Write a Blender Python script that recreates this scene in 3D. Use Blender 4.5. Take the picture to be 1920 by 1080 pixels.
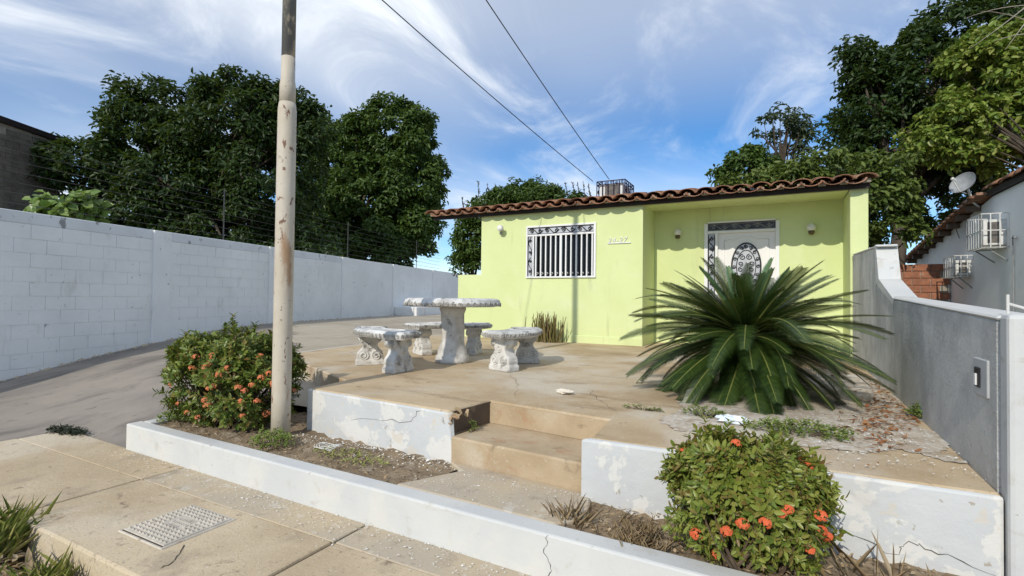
import bpy, math, random
import numpy as np
from mathutils import Vector, Matrix
rng = np.random.default_rng(7); random.seed(7)
for o in list(bpy.data.objects): bpy.data.objects.remove(o)
S = bpy.context.scene; COL = S.collection
PI = math.pi
# ------------------------------------------------------------------ camera
YAW, PITCH, ROLL, FPX, CH = .485, .019, .012, 950., .82
def cam_axes():
    cy, sy = math.cos(YAW), math.sin(YAW)
    r = np.array([cy, sy, 0]); f = np.array([-sy, cy, 0]); u = np.array([0, 0, 1.])
    f2 = f*math.cos(PITCH)+u*math.sin(PITCH); u2 = u*math.cos(PITCH)-f*math.sin(PITCH)
    return r*math.cos(ROLL)+u2*math.sin(ROLL), u2*math.cos(ROLL)-r*math.sin(ROLL), f2
CR, CU, CF = cam_axes(); CO = np.array([0, 0, CH])
cd = bpy.data.cameras.new('camera'); cam = bpy.data.objects.new('camera', cd); COL.objects.link(cam)
cd.sensor_fit = 'HORIZONTAL'; cd.sensor_width = 36; cd.lens = 36*FPX/1920; cd.clip_start = .05; cd.clip_end = 2000
m = Matrix.Identity(4)
for i in range(3): m[i][0], m[i][1], m[i][2], m[i][3] = CR[i], CU[i], -CF[i], CO[i]
cam.matrix_world = m; S.camera = cam
# pixel of the photograph -> point on a plane of the place
def ray(px, py): return CF+CR*(px-960)/FPX-CU*(py-540)/FPX
def onz(px, py, z=0.): d = ray(px, py); return CO+d*(z-CH)/d[2]
def ony(px, py, y): d = ray(px, py); return CO+d*(y/d[1])
def onx(px, py, x): d = ray(px, py); return CO+d*(x/d[0])
def onpl(px, py, p0, n): d = ray(px, py); return CO+d*(np.dot(np.array(p0)-CO, n)/np.dot(d, n))
def at(px, py, depth): return CO+ray(px, py)*depth
# ------------------------------------------------------------------ light
SUN_EL, SUN_AZ = math.radians(32.6), math.radians(3.)
w = bpy.data.worlds.new('World'); S.world = w; w.use_nodes = True
nt = w.node_tree; nt.nodes.clear()
def node(tree, typ, **k):
    n = tree.nodes.new(typ)
    for a, b in k.items():
        if a.startswith('_'): n.inputs[a[1:].replace('_', ' ')].default_value = b
        else: setattr(n, a, b)
    return n
sky = node(nt, 'ShaderNodeTexSky', sky_type='NISHITA', sun_disc=False, sun_elevation=SUN_EL, sun_rotation=PI+SUN_AZ,
           altitude=0, air_density=.85, dust_density=.0, ozone_density=3.5)
tc = node(nt, 'ShaderNodeTexCoord'); sep = node(nt, 'ShaderNodeSeparateXYZ'); nt.links.new(tc.outputs['Generated'], sep.inputs[0])
def math_(tree, op, a, b=None, c=None, clamp=False):
    n = tree.nodes.new('ShaderNodeMath'); n.operation = op; n.use_clamp = clamp
    for i, v in enumerate((a, b, c)):
        if v is None: continue
        if isinstance(v, (int, float)): n.inputs[i].default_value = v
        else: tree.links.new(v, n.inputs[i])
    return n.outputs[0]
zz = math_(nt, 'ADD', math_(nt, 'MAXIMUM', sep.outputs[2], 0.), .10)
cmb = node(nt, 'ShaderNodeCombineXYZ')
nt.links.new(math_(nt, 'DIVIDE', sep.outputs[0], zz), cmb.inputs[0]); nt.links.new(math_(nt, 'DIVIDE', sep.outputs[1], zz), cmb.inputs[1])
mp = node(nt, 'ShaderNodeMapping'); nt.links.new(cmb.outputs[0], mp.inputs[0])
mp.inputs['Location'].default_value = (8.862, -10.85, 0); mp.inputs['Rotation'].default_value = (0, 0, 2.968); mp.inputs['Scale'].default_value = (1., .55, 1)
big = node(nt, 'ShaderNodeTexNoise', _Scale=.42, _Detail=3., _Roughness=.5, _Distortion=.3); nt.links.new(mp.outputs[0], big.inputs[0])
fine = node(nt, 'ShaderNodeTexNoise', _Scale=1.5, _Detail=9., _Roughness=.62, _Distortion=.7); nt.links.new(mp.outputs[0], fine.inputs[0])
def mapr(tree, v, a, b, c, d):
    n = tree.nodes.new('ShaderNodeMapRange'); n.interpolation_type = 'SMOOTHSTEP'
    tree.links.new(v, n.inputs[0])
    for i, x in enumerate((a, b, c, d)): n.inputs[i+1].default_value = x
    return n.outputs[0]
cov = math_(nt, 'MULTIPLY_ADD', mapr(nt, big.outputs[0], .42, .64, 0., 1.), .60, math_(nt, 'MULTIPLY', mapr(nt, fine.outputs[0], .44, .74, 0., 1.), .60))
cov = math_(nt, 'MULTIPLY', math_(nt, 'ADD', cov, mapr(nt, sep.outputs[2], .22, .50, -.06, .42)), .95, clamp=True)
cmix = node(nt, 'ShaderNodeMix', data_type='RGBA'); nt.links.new(cov, cmix.inputs[0]); hs = node(nt, 'ShaderNodeHueSaturation', _Saturation=1.25, _Value=.76); nt.links.new(sky.outputs[0], hs.inputs['Color']); nt.links.new(hs.outputs[0], cmix.inputs[6])
cmix.inputs[7].default_value = (5.2, 5.5, 5.85, 1)
bg = node(nt, 'ShaderNodeBackground', _Strength=.15); nt.links.new(cmix.outputs[2], bg.inputs[0])
wo = node(nt, 'ShaderNodeOutputWorld'); nt.links.new(bg.outputs[0], wo.inputs[0])
sd = bpy.data.lights.new('sun', 'SUN'); sun = bpy.data.objects.new('sun', sd); COL.objects.link(sun)
sd.energy = 2.5; sd.angle = math.radians(.55); sd.color = (1., .935, .82)
ray_d = Vector((math.sin(SUN_AZ)*math.cos(SUN_EL), math.cos(SUN_AZ)*math.cos(SUN_EL), -math.sin(SUN_EL)))
sun.rotation_euler = ray_d.to_track_quat('-Z', 'Y').to_euler(); sun.location = (-1, -20, 14)
S.view_settings.view_transform = 'Standard'; S.view_settings.look = 'None'; S.view_settings.exposure = .33; S.view_settings.gamma = 1
S.cycles.max_bounces = 8; S.cycles.diffuse_bounces = 4; S.cycles.use_denoising = True
# ------------------------------------------------------------------ materials
MATS = {}
def newmat(name):
    mt = bpy.data.materials.new(name); mt.use_nodes = True; t = mt.node_tree; t.nodes.clear()
    out = node(t, 'ShaderNodeOutputMaterial'); MATS[name] = mt
    return mt, t, out
def wpos(t, scale=(1, 1, 1)):
    g = node(t, 'ShaderNodeNewGeometry'); mp = node(t, 'ShaderNodeMapping'); mp.inputs['Scale'].default_value = scale
    t.links.new(g.outputs['Position'], mp.inputs[0]); return mp.outputs[0], g
def noise(t, vec, scale, detail=5., rough=.55, dist=0.):
    n = node(t, 'ShaderNodeTexNoise', _Scale=scale, _Detail=detail, _Roughness=rough, _Distortion=dist); t.links.new(vec, n.inputs[0]); return n.outputs[0]
def mixc(t, fac, a, b):
    n = node(t, 'ShaderNodeMix', data_type='RGBA')
    if isinstance(fac, (int, float)): n.inputs[0].default_value = fac
    else: t.links.new(fac, n.inputs[0])
    for i, c in ((6, a), (7, b)):
        if isinstance(c, tuple): n.inputs[i].default_value = (*c, 1)
        else: t.links.new(c, n.inputs[i])
    return n.outputs[2]
def mat(name, col, col2=None, scale=2., rough=.85, bump=.15, bscale=30., spec=.3, layers=(), metallic=0., stretch=(1, 1, 1), lo=.35, hi=.65, bdist=.01):
    """colour mottled by world-space noise; layers = (colour, scale, lo, hi, strength, stretch)"""
    mt, t, out = newmat(name)
    v, g = wpos(t, stretch)
    c = mixc(t, mapr(t, noise(t, v, scale), lo, hi, 0., 1.), col, col2 or tuple(x*.8 for x in col))
    for L in layers:
        lc, ls, a, b, st = L[:5]; v2 = wpos(t, L[5])[0] if len(L) > 5 else v
        c = mixc(t, math_(t, 'MULTIPLY', mapr(t, noise(t, v2, ls, 7., .62, .25), a, b, 0., 1.), st), c, lc)
    p = node(t, 'ShaderNodeBsdfPrincipled', _Roughness=rough, _Metallic=metallic); p.inputs['Specular IOR Level'].default_value = spec
    t.links.new(c, p.inputs['Base Color'])
    if bump:
        b = node(t, 'ShaderNodeBump', _Strength=bump, _Distance=bdist)
        h = math_(t, 'MULTIPLY_ADD', noise(t, v, bscale, 6., .65), .6, math_(t, 'MULTIPLY', noise(t, v, bscale*.15, 4.), .8))
        t.links.new(h, b.inputs['Height']); t.links.new(b.outputs[0], p.inputs['Normal'])
    t.links.new(p.outputs[0], out.inputs[0]); return mt
def leafmat(name, cols, trans=.28, rough=.45, spec=.35):
    mt, t, out = newmat(name)
    g = node(t, 'ShaderNodeNewGeometry'); cr = node(t, 'ShaderNodeValToRGB'); t.links.new(g.outputs['Random Per Island'], cr.inputs[0])
    el = cr.color_ramp.elements; n = len(cols)
    while len(el) < n: el.new(.5)
    for i, c in enumerate(cols): el[i].position = i/(n-1); el[i].color = (*c, 1)
    p = node(t, 'ShaderNodeBsdfPrincipled', _Roughness=rough); p.inputs['Specular IOR Level'].default_value = spec
    tr = node(t, 'ShaderNodeBsdfTranslucent'); mx = node(t, 'ShaderNodeMixShader'); mx.inputs[0].default_value = trans
    t.links.new(cr.outputs[0], p.inputs['Base Color'])
    tcol = mixc(t, .5, cr.outputs[0], (.16, .22, .02)); t.links.new(tcol, tr.inputs[0])
    t.links.new(p.outputs[0], mx.inputs[1]); t.links.new(tr.outputs[0], mx.inputs[2]); t.links.new(mx.outputs[0], out.inputs[0]); return mt
DIRT = (.20, .16, .11)
mat('terrace_concrete', (.53, .42, .275), (.42, .31, .185), .9, .9, .5, 60, lo=.38, hi=.62, layers=(((.58, .525, .43), .55, .46, .62, .8), ((.29, .205, .125), 2.2, .54, .68, .65, (.5, 1.5, 1)), ((.40, .27, .155), 1.4, .57, .69, .55), ((.19, .145, .10), 8., .60, .74, .65), ((.62, .575, .49), 30, .58, .68, .5), ((.26, .205, .14), 55, .59, .67, .6), ((.15, .115, .08), 4, .665, .70, .55)))
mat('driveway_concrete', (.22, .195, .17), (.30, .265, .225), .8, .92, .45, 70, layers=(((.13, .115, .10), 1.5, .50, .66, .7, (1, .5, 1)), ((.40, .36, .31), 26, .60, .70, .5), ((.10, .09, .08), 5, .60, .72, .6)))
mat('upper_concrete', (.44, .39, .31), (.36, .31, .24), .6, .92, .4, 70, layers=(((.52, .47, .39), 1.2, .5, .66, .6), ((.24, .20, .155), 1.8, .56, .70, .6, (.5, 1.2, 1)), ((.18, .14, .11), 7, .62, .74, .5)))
mat('sidewalk_concrete', (.57, .47, .325), (.46, .365, .24), 1.2, .9, .5, 70, lo=.38, hi=.62, layers=(((.36, .295, .21), 2.6, .52, .66, .7), ((.62, .545, .43), .8, .5, .66, .6), ((.20, .155, .11), 10, .59, .72, .75), ((.66, .63, .57), 45, .62, .68, .7), ((.25, .20, .135), 65, .57, .66, .6), ((.16, .12, .085), 5, .66, .70, .5)))
mat('strip_concrete', (.44, .38, .295), (.51, .42, .29), 1.6, .92, .4, 70, layers=(((.60, .57, .51), 11, .58, .66, .5), ((.26, .21, .155), 6, .56, .72, .6), ((.20, .16, .12), 40, .6, .68, .5)))
mat('step_concrete', (.47, .37, .245), (.39, .295, .185), 3., .9, .5, 50, layers=(((.55, .50, .41), 1.7, .5, .7, .6), ((.38, .21, .11), 5, .54, .70, .55), ((.18, .13, .085), 8, .60, .72, .6), ((.58, .53, .45), 40, .6, .68, .4)))
mat('joint_dark', (.07, .055, .04), rough=1, bump=0)
mat('white_paint', (.595, .60, .58), (.545, .555, .55), 2.2, .75, .3, 25, layers=(((.64, .62, .57), 2.0, .50, .60, .5), ((.48, .46, .41), 6., .56, .70, .6), ((.30, .26, .21), 19, .66, .73, .75), ((.40, .36, .30), 3., .62, .72, .5, (1, 1, 3))))
mat('peeling_paint', (.565, .58, .58), (.52, .535, .54), 2.5, .8, .6, 22, layers=(((.665, .655, .62), 3.2, .515, .54, .9), ((.60, .54, .45), 5.1, .63, .65, .6), ((.35, .30, .23), 11, .655, .675, .8), ((.47, .45, .41), 2.0, .56, .72, .45)))
mat('wall_paint', (.88, .875, .86), (.82, .82, .805), 1.0, .85, .45, 35, layers=(((.76, .755, .735), .6, .48, .7, .6), ((.36, .35, .34), 8., .655, .70, .85), ((.60, .58, .54), 3.2, .58, .72, .45, (1, 1, .4)), ((.34, .33, .31), 2.4, .68, .71, .8, (.6, .6, 4))))
mat('wall_paint_top', (.75, .765, .775), (.68, .69, .70), 1.2, .85, .4, 35, layers=(((.18, .175, .17), 5.5, .60, .67, .8, (1, 1, .5)), ((.42, .41, .39), 13, .62, .70, .65)))
mat('gray_render', (.60, .60, .575), (.46, .465, .45), 1.6, .95, 1., 38, bdist=.03, lo=.4, hi=.6, layers=(((.72, .715, .69), 2.1, .5, .66, .7, (1, 1, .45)), ((.30, .305, .30), 1.1, .50, .68, .6, (1, 1, .35)), ((.74, .735, .71), 14, .58, .68, .5), ((.34, .34, .33), 30, .6, .68, .4)))
mat('lime_paint', (.655, .725, .37), (.615, .685, .33), .9, .85, .4, 28, layers=(((.69, .745, .45), 2.3, .54, .7, .5), ((.50, .54, .26), 1.3, .54, .76, .5, (1, 1, .25)), ((.44, .46, .23), 5., .60, .74, .5, (1.5, 1.5, .15)), ((.42, .39, .22), 25, .69, .74, .5)))
mat('roof_clay', (.30, .155, .095), (.22, .115, .075), 5, .95, .5, 40, spec=.1, layers=(((.40, .26, .18), 3.4, .5, .66, .7), ((.085, .06, .05), 6, .52, .68, .8), ((.46, .40, .34), 15, .63, .72, .6)))
mat('fascia_dark', (.022, .016, .014), rough=.6, bump=.1)
mat('white_trim', (.80, .80, .79), (.76, .76, .75), 3, .45, .03, 60)
mat('door_white', (.79, .775, .745), (.77, .755, .72), 3, .4, .03, 60)
mat('iron_black', (.018, .018, .02), (.03, .03, .03), 8, .5, .1, 60)
mat('iron_violet', (.03, .022, .045), (.05, .04, .06), 8, .55, .1, 60)
mat('window_dark', (.006, .006, .007), rough=.3, bump=0, spec=.3)
mat('grille_back', (.52, .54, .57), (.44, .46, .5), 10, .4, 0)
mat('grille_back_dark', (.025, .025, .04), (.07, .07, .09), 10, .35, 0)
mat('cast_stone', (.64, .62, .575), (.50, .485, .45), 6, .9, .6, 45, layers=(((.72, .715, .69), 3.5, .5, .62, .7), ((.24, .23, .21), 7.5, .54, .66, .8), ((.46, .36, .23), 4.2, .60, .74, .5), ((.10, .098, .09), 15, .62, .69, .8)))
mat('cast_stone_top', (.68, .675, .655), (.44, .435, .42), 4.5, .85, .5, 45, layers=(((.13, .13, .126), 5.2, .54, .62, .85, (1.6, .6, 1)), ((.74, .735, .71), 3, .55, .65, .8)))
mat('carved_stone', (.44, .42, .375), (.30, .285, .255), 7, .9, .6, 45, layers=(((.62, .605, .565), 5, .54, .64, .7), ((.11, .105, .095), 11, .56, .66, .8)))
mat('pole_paint', (.50, .435, .34), (.56, .51, .43), 2.5, .6, .35, 30, layers=(((.62, .59, .53), 3., .52, .66, .6, (1, 1, .3)), ((.33, .185, .085), 3.0, .54, .63, .85, (1, 1, .3)), ((.15, .065, .035), 15, .60, .66, .9, (1, 1, .6)), ((.26, .22, .17), 40, .63, .68, .8)))
mat('pole_bare', (.36, .33, .28), (.17, .17, .165), 5, .6, .3, 30, lo=.45, hi=.55, stretch=(1, 1, .4), layers=(((.58, .5, .38), 7, .55, .6, .8, (1, 1, .3)), ((.18, .07, .04), 16, .66, .72, .8)))
mat('soil', (.30, .23, .15), (.21, .155, .10), 6, 1, .9, 40, bdist=.03, layers=(((.44, .37, .28), 9, .52, .66, .7), ((.15, .11, .075), 3, .56, .7, .6)))
mat('bed_gravel', (.58, .52, .43), (.42, .34, .25), 5, 1, .8, 60, bdist=.02, layers=(((.66, .64, .59), 24, .50, .60, .75), ((.32, .20, .115), 4., .58, .7, .5)))
mat('street_dirt', (.20, .17, .13), (.27, .24, .19), 2, 1, .6, 50)
mat('earth', (.13, .12, .07), (.18, .15, .09), .4, 1, .3, 10)
mat('cover_cast', (.56, .51, .43), (.45, .41, .35), 8, .85, .4, 60, layers=(((.66, .61, .53), 20, .55, .65, .6), ((.24, .19, .14), 9, .58, .68, .7)))
mat('building_block', (.17, .155, .125), (.115, .105, .085), 2, .95, .5, 25, layers=(((.07, .065, .055), 4, .55, .68, .6), ((.26, .24, .2), 9, .62, .72, .5)))
mat('neighbour_white', (.90, .89, .87), (.85, .845, .825), 1., .8, .15, 30, layers=(((.76, .74, .70), .9, .55, .75, .5, (1, 1, .3)),))
mat('red_brick', (.36, .15, .085), (.26, .115, .07), 6, .9, .5, 35, layers=(((.45, .32, .24), 9, .58, .7, .6), ((.16, .11, .08), 4, .56, .7, .5)))
mat('mortar', (.36, .32, .27), (.28, .25, .2), 7, .95, .4, 40)
mat('metal_white', (.72, .72, .70), (.62, .61, .58), 9, .5, .1, 60, layers=(((.30, .2, .13), 20, .68, .74, .6),))
mat('metal_gray', (.30, .31, .32), (.24, .25, .25), 9, .5, .1, 60)
mat('dark_metal', (.05, .05, .052), (.08, .075, .07), 9, .55, .1, 60)
mat('coil_gray', (.17, .155, .14), (.11, .10, .095), 14, .7, .4, 90)
mat('cable_black', (.03, .033, .04), rough=.6, bump=0)
mat('cable_brown', (.16, .11, .08), rough=.7, bump=0)
mat('lamp_glass', (.78, .77, .70), (.74, .73, .66), 5, .25, 0, spec=.5)
mat('lamp_base', (.09, .065, .03), (.14, .10, .05), 9, .5, 0)
mat('bark', (.10, .08, .06), (.055, .045, .035), 6, 1, .8, 25, stretch=(1, 1, .3), bdist=.03)
mat('stem_brown', (.14, .10, .065), (.09, .065, .045), 9, 1, .5, 40)
mat('rag', (.76, .70, .60), (.66, .6, .5), 9, .9, .4, 40)
mat('plastic_clear', (.60, .68, .74), (.78, .82, .85), 14, .2, .5, 30, spec=.6)
mat('chip_white', (.78, .77, .73), (.70, .68, .63), 9, .9, 0)
mat('meter_plate', (.47, .48, .48), (.42, .43, .43), 9, .7, .2, 40)
leafmat('leaf_tree_dark', [(.018, .040, .010), (.030, .060, .013), (.045, .085, .018), (.026, .05, .014)])
leafmat('leaf_tree_mid', [(0.035, 0.073, 0.015), (0.062, 0.115, 0.022), (0.094, 0.156, 0.027), (0.05, 0.094, 0.02)])
leafmat('leaf_tree_olive', [(0.066, 0.102, 0.022), (0.102, 0.15, 0.029), (0.144, 0.192, 0.036), (0.072, 0.108, 0.024)])
leafmat('leaf_yellow', [(0.12, 0.19, 0.03), (0.18, 0.26, 0.04), (0.26, 0.33, 0.06), (0.32, 0.34, 0.09)], .32, .4)
leafmat('leaf_gray', [(.04, .06, .03), (.06, .085, .045), (.05, .07, .035)])
leafmat('leaf_big', [(.13, .22, .05), (.19, .29, .075), (.25, .34, .10), (.10, .17, .04)], .3, .35)
leafmat('leaf_ixora', [(0.1, 0.15, 0.026), (0.17, 0.225, 0.036), (0.24, 0.28, 0.05), (0.29, 0.31, 0.065), (0.17, 0.1, 0.035)], .25, .38, .4)
leafmat('leaf_ixora_dark', [(0.075, 0.125, 0.024), (0.13, 0.19, 0.034), (0.19, 0.25, 0.045), (0.25, 0.29, 0.06), (0.18, 0.1, 0.03)], .25, .38, .4)
leafmat('petal_coral', [(.72, .13, .045), (.80, .20, .085), (.66, .09, .035)], .2, .6, .2)
leafmat('petal_salmon', [(.70, .20, .085), (.76, .28, .13), (.62, .14, .05)], .2, .6, .2)
leafmat('frond_leaf', [(.020, .045, .010), (.035, .068, .013), (.055, .092, .018)], .15, .36, .45)
leafmat('frond_new', [(.11, .20, .10), (.15, .25, .13), (.12, .22, .09)], .2, .4, .4)
mat('frond_rib', (.17, .19, .05), (.13, .15, .04), 9, .5, 0)
leafmat('weed_leaf', [(0.105, 0.18, 0.033), (0.18, 0.27, 0.053), (0.255, 0.33, 0.075), (0.3, 0.285, 0.09)], .25, .5)
leafmat('grass_blade', [(0.2, 0.275, 0.062), (0.325, 0.388, 0.088), (0.45, 0.463, 0.138), (0.55, 0.475, 0.213)], .25, .5)
leafmat('spurge_stem', [(.11, .10, .03), (.17, .15, .045), (.22, .17, .07), (.12, .075, .04)], .1, .6)
leafmat('leaf_litter_red', [(.30, .12, .045), (.38, .18, .07), (.22, .085, .035), (.42, .25, .12)], .1, .8)
leafmat('leaf_litter_dry', [(.32, .22, .12), (.42, .32, .19), (.22, .15, .08), (.5, .40, .27)], .1, .8)
leafmat('algae_dark', [(.012, .016, .010), (.022, .030, .014), (.03, .045, .016)], .05, .6)
# ------------------------------------------------------------------ mesh helpers
class MB:
    def __init__(s): s.v = []; s.f = []
    def add(s, vs, fs):
        b = len(s.v); s.v += [tuple(map(float, p)) for p in vs]; s.f += [tuple(b+i for i in f) for f in fs]; return s
    def box(s, a, b):
        x0, y0, z0 = a; x1, y1, z1 = b
        return s.add([(x0, y0, z0), (x1, y0, z0), (x1, y1, z0), (x0, y1, z0), (x0, y0, z1), (x1, y0, z1), (x1, y1, z1), (x0, y1, z1)],
                     [(0, 3, 2, 1), (4, 5, 6, 7), (0, 1, 5, 4), (1, 2, 6, 5), (2, 3, 7, 6), (3, 0, 4, 7)])
    def prism(s, pts, z0, z1):
        n = len(pts); zs0 = z0 if hasattr(z0, '__len__') else [z0]*n; zs1 = z1 if hasattr(z1, '__len__') else [z1]*n
        vs = [(p[0], p[1], z) for p, z in zip(pts, zs0)]+[(p[0], p[1], z) for p, z in zip(pts, zs1)]
        return s.add(vs, [tuple(reversed(range(n))), tuple(range(n, 2*n))]+[(i, (i+1) % n, n+(i+1) % n, n+i) for i in range(n)])
    def tube(s, pts, r, n=6, cap=True):
        pts = [np.array(p, float) for p in pts]; k = len(pts); rs = r if hasattr(r, '__len__') else [r]*k
        vs = []; prev = None
        for i, p in enumerate(pts):
            d = pts[min(i+1, k-1)]-pts[max(i-1, 0)]; d = d/(np.linalg.norm(d)+1e-9)
            if prev is None:
                a = np.array([0, 0, 1.]) if abs(d[2]) < .9 else np.array([1., 0, 0])
            else: a = prev
            u = a-d*np.dot(a, d); u /= np.linalg.norm(u)+1e-9; prev = u; q = np.cross(d, u)
            for j in range(n):
                t = 2*PI*j/n; vs.append(p+(u*math.cos(t)+q*math.sin(t))*rs[i])
        fs = [(i*n+j, i*n+(j+1) % n, (i+1)*n+(j+1) % n, (i+1)*n+j) for i in range(k-1) for j in range(n)]
        if cap: fs += [tuple(reversed(range(n))), tuple((k-1)*n+j for j in range(n))]
        return s.add(vs, fs)
    def lathe(s, prof, c=(0, 0, 0), n=24, fn=None):
        vs = []
        for r, z in prof:
            for j in range(n):
                t = 2*PI*j/n; rr = r*(fn(t, z) if fn else 1); vs.append((c[0]+rr*math.cos(t), c[1]+rr*math.sin(t), c[2]+z))
        k = len(prof)
        fs = [(i*n+j, i*n+(j+1) % n, (i+1)*n+(j+1) % n, (i+1)*n+j) for i in range(k-1) for j in range(n)]
        fs += [tuple(reversed(range(n))), tuple((k-1)*n+j for j in range(n))]
        return s.add(vs, fs)
    def xf(s, M): s.v = [tuple(M @ Vector(p)) for p in s.v]; return s
ORG = {}
def worg(o): return np.array(ORG.get(o.name, (0, 0, 0)), float)
def tag(o, label=None, cat=None, group=None, kind=None):
    for k, v in (('label', label), ('category', cat), ('group', group), ('kind', kind)):
        if v: o[k] = v
    return o
def link(me, name, parent=None, loc=None):
    o = bpy.data.objects.new(name, me); COL.objects.link(o)
    if parent is not None: o.parent = parent
    if loc is not None: o.location = loc
    return o
def obj(name, mb, mt, parent=None, smooth=False, bevel=0., local=False, segs=1):
    """mesh given in world coordinates (or local=True), stored relative to its parent's origin"""
    off = worg(parent) if parent is not None and not local else np.zeros(3)
    me = bpy.data.meshes.new(name); me.from_pydata([tuple(np.array(p)-off) for p in mb.v], [], mb.f)
    me.materials.append(MATS[mt]); me.update()
    if smooth: me.polygons.foreach_set('use_smooth', [True]*len(me.polygons))
    o = link(me, name, parent)
    ORG[o.name] = tuple(worg(parent)) if parent is not None else (0, 0, 0)
    if bevel:
        b = o.modifiers.new('bevel', 'BEVEL'); b.width = bevel; b.segments = segs; b.limit_method = 'ANGLE'; b.angle_limit = .6
    return o
def thing(name, label, cat, loc=(0, 0, 0), group=None):
    e = bpy.data.objects.new(name, None); COL.objects.link(e); e.location = tuple(loc); e.empty_display_size = .1
    ORG[e.name] = tuple(map(float, loc)); return tag(e, label, cat, group)
def copy_tree(o, parent=None, loc=None, rz=None):
    c = o.copy(); COL.objects.link(c); c.parent = parent
    if loc is not None: c.location = loc
    if rz is not None: c.rotation_euler = (0, 0, rz)
    for ch in list(o.children): copy_tree(ch, c)
    return c
def spiral(c, r0, r1, turns, a0, ax=(1, 0, 0), ay=(0, 0, 1), n=16):
    ax, ay, c = np.array(ax, float), np.array(ay, float), np.array(c, float)
    return [c+(ax*math.cos(a0+turns*2*PI*i/n)+ay*math.sin(a0+turns*2*PI*i/n))*(r0+(r1-r0)*i/n) for i in range(n+1)]
def bezier(p0, p1, p2, n=12):
    p0, p1, p2 = map(lambda p: np.array(p, float), (p0, p1, p2))
    return [(1-t)**2*p0+2*t*(1-t)*p1+t*t*p2 for t in np.linspace(0, 1, n)]
# ---- many leaves in one mesh (each leaf a folded blade of two quads)
def unit(a): return a/(np.linalg.norm(a, axis=-1, keepdims=True)+1e-9)
def leaf_arrays(P, D, Nn, L, W, fold=.25, droop=.15):
    n = len(P); D = unit(D); Sd = unit(np.cross(D, Nn)); Up = np.cross(Sd, D)
    L = np.broadcast_to(np.asarray(L, float), (n,))[:, None]; W = np.broadcast_to(np.asarray(W, float), (n,))[:, None]
    mid = P+D*L*.5-Up*L*droop*.2; tip = P+D*L-Up*L*droop
    l1 = P+D*L*.3+Sd*W*.5+Up*W*fold; r1 = P+D*L*.3-Sd*W*.5+Up*W*fold
    l2 = P+D*L*.7+Sd*W*.42+Up*(W*fold-L*droop*.5); r2 = P+D*L*.7-Sd*W*.42+Up*(W*fold-L*droop*.5)
    V = np.stack([P, l1, l2, tip, r2, r1], 1).reshape(-1, 3)
    b = (np.arange(n)*6)[:, None]
    F = np.concatenate([b+np.array([0, 1, 2, 3]), b+np.array([0, 3, 4, 5])], 1).reshape(-1, 4)
    return V, F
def quad_mesh(name, V, F, mt, parent=None, kind=None):
    off = worg(parent) if parent is not None else 0
    V = (V-off).astype(np.float32); me = bpy.data.meshes.new(name); k = F.shape[1]
    me.vertices.add(len(V)); me.vertices.foreach_set('co', V.ravel())
    me.loops.add(F.size); me.loops.foreach_set('vertex_index', F.ravel().astype(np.int32))
    me.polygons.add(len(F)); me.polygons.foreach_set('loop_start', np.arange(len(F), dtype=np.int32)*k)
    me.update(calc_edges=True); me.validate(); me.materials.append(MATS[mt])
    o = link(me, name, parent); ORG[o.name] = tuple(worg(parent)) if parent is not None else (0, 0, 0)
    if kind: o['kind'] = kind
    return o
def rdir(n): return unit(rng.normal(size=(n, 3)))
# ================================================================== SETTING
def curb_y(x): return 2.41-.025*(x+5.09)
def ret_y(x): return 3.14-.067*(x+3.65) if x < -1.5 else 2.87+.03*(x+.98)
ZS, ZP, ZT = -.56, -.34, -.72      # sidewalk, landing, street
def interp(y, k): return np.interp(y, [a for a, _ in k], [b for _, b in k])
KN = [(1.3, -.585), (2.47, -.565), (3.2, -.40), (4.2, -.12), (4.9, -.012), (40, -.012)]
KW = [(1.3, -.98), (3.55, -.69), (4.76, -.47), (6.19, -.27), (8.12, -.07), (9.72, -.012), (40, -.012)]
def zdrive(x, y):
    t = min(1., max(0., (-5.2-x)/6.5)); return (1-t)*interp(y, KN)+t*interp(y, KW)
mb = MB().box((-300, -300, -1.3), (300, 400, -1.0)); tag(obj('ground', mb, 'earth'), kind='structure')
mb = MB().box((-40, -12, -.99), (30, 1.24, ZT)); tag(obj('street', mb, 'street_dirt'), kind='structure')
# driveway sheet
xs = np.concatenate([np.linspace(-40, -16, 6), np.arange(-15, -3.59, .3)]); ys = np.concatenate([np.arange(1.36, 10.2, .2), np.linspace(10.5, 40, 12)])
mb = MB(); idx = {}; up_f = []
for i, x in enumerate(xs):
    for j, y in enumerate(ys):
        idx[i, j] = len(mb.v); mb.v.append((x, y, zdrive(x, y)+.006*math.sin(x*2.1)*math.sin(y*1.7)*(1 if y < 4.6 else 0)))
for i in range(len(xs)-1):
    for j in range(len(ys)-1):
        xc, yc = (xs[i]+xs[i+1])/2, (ys[j]+ys[j+1])/2
        if xc > -5.2 and yc < 3.5: continue
        if yc < 2.4 and xc > -6.35: continue
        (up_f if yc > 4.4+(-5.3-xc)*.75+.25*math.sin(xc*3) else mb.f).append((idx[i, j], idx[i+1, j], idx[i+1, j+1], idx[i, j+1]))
mu = MB(); mu.v = list(mb.v); mu.f = up_f; tag(obj('upper_driveway', mu, 'upper_concrete', smooth=True), kind='structure')
tag(obj('driveway', mb, 'driveway_concrete', smooth=True), kind='structure')
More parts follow.
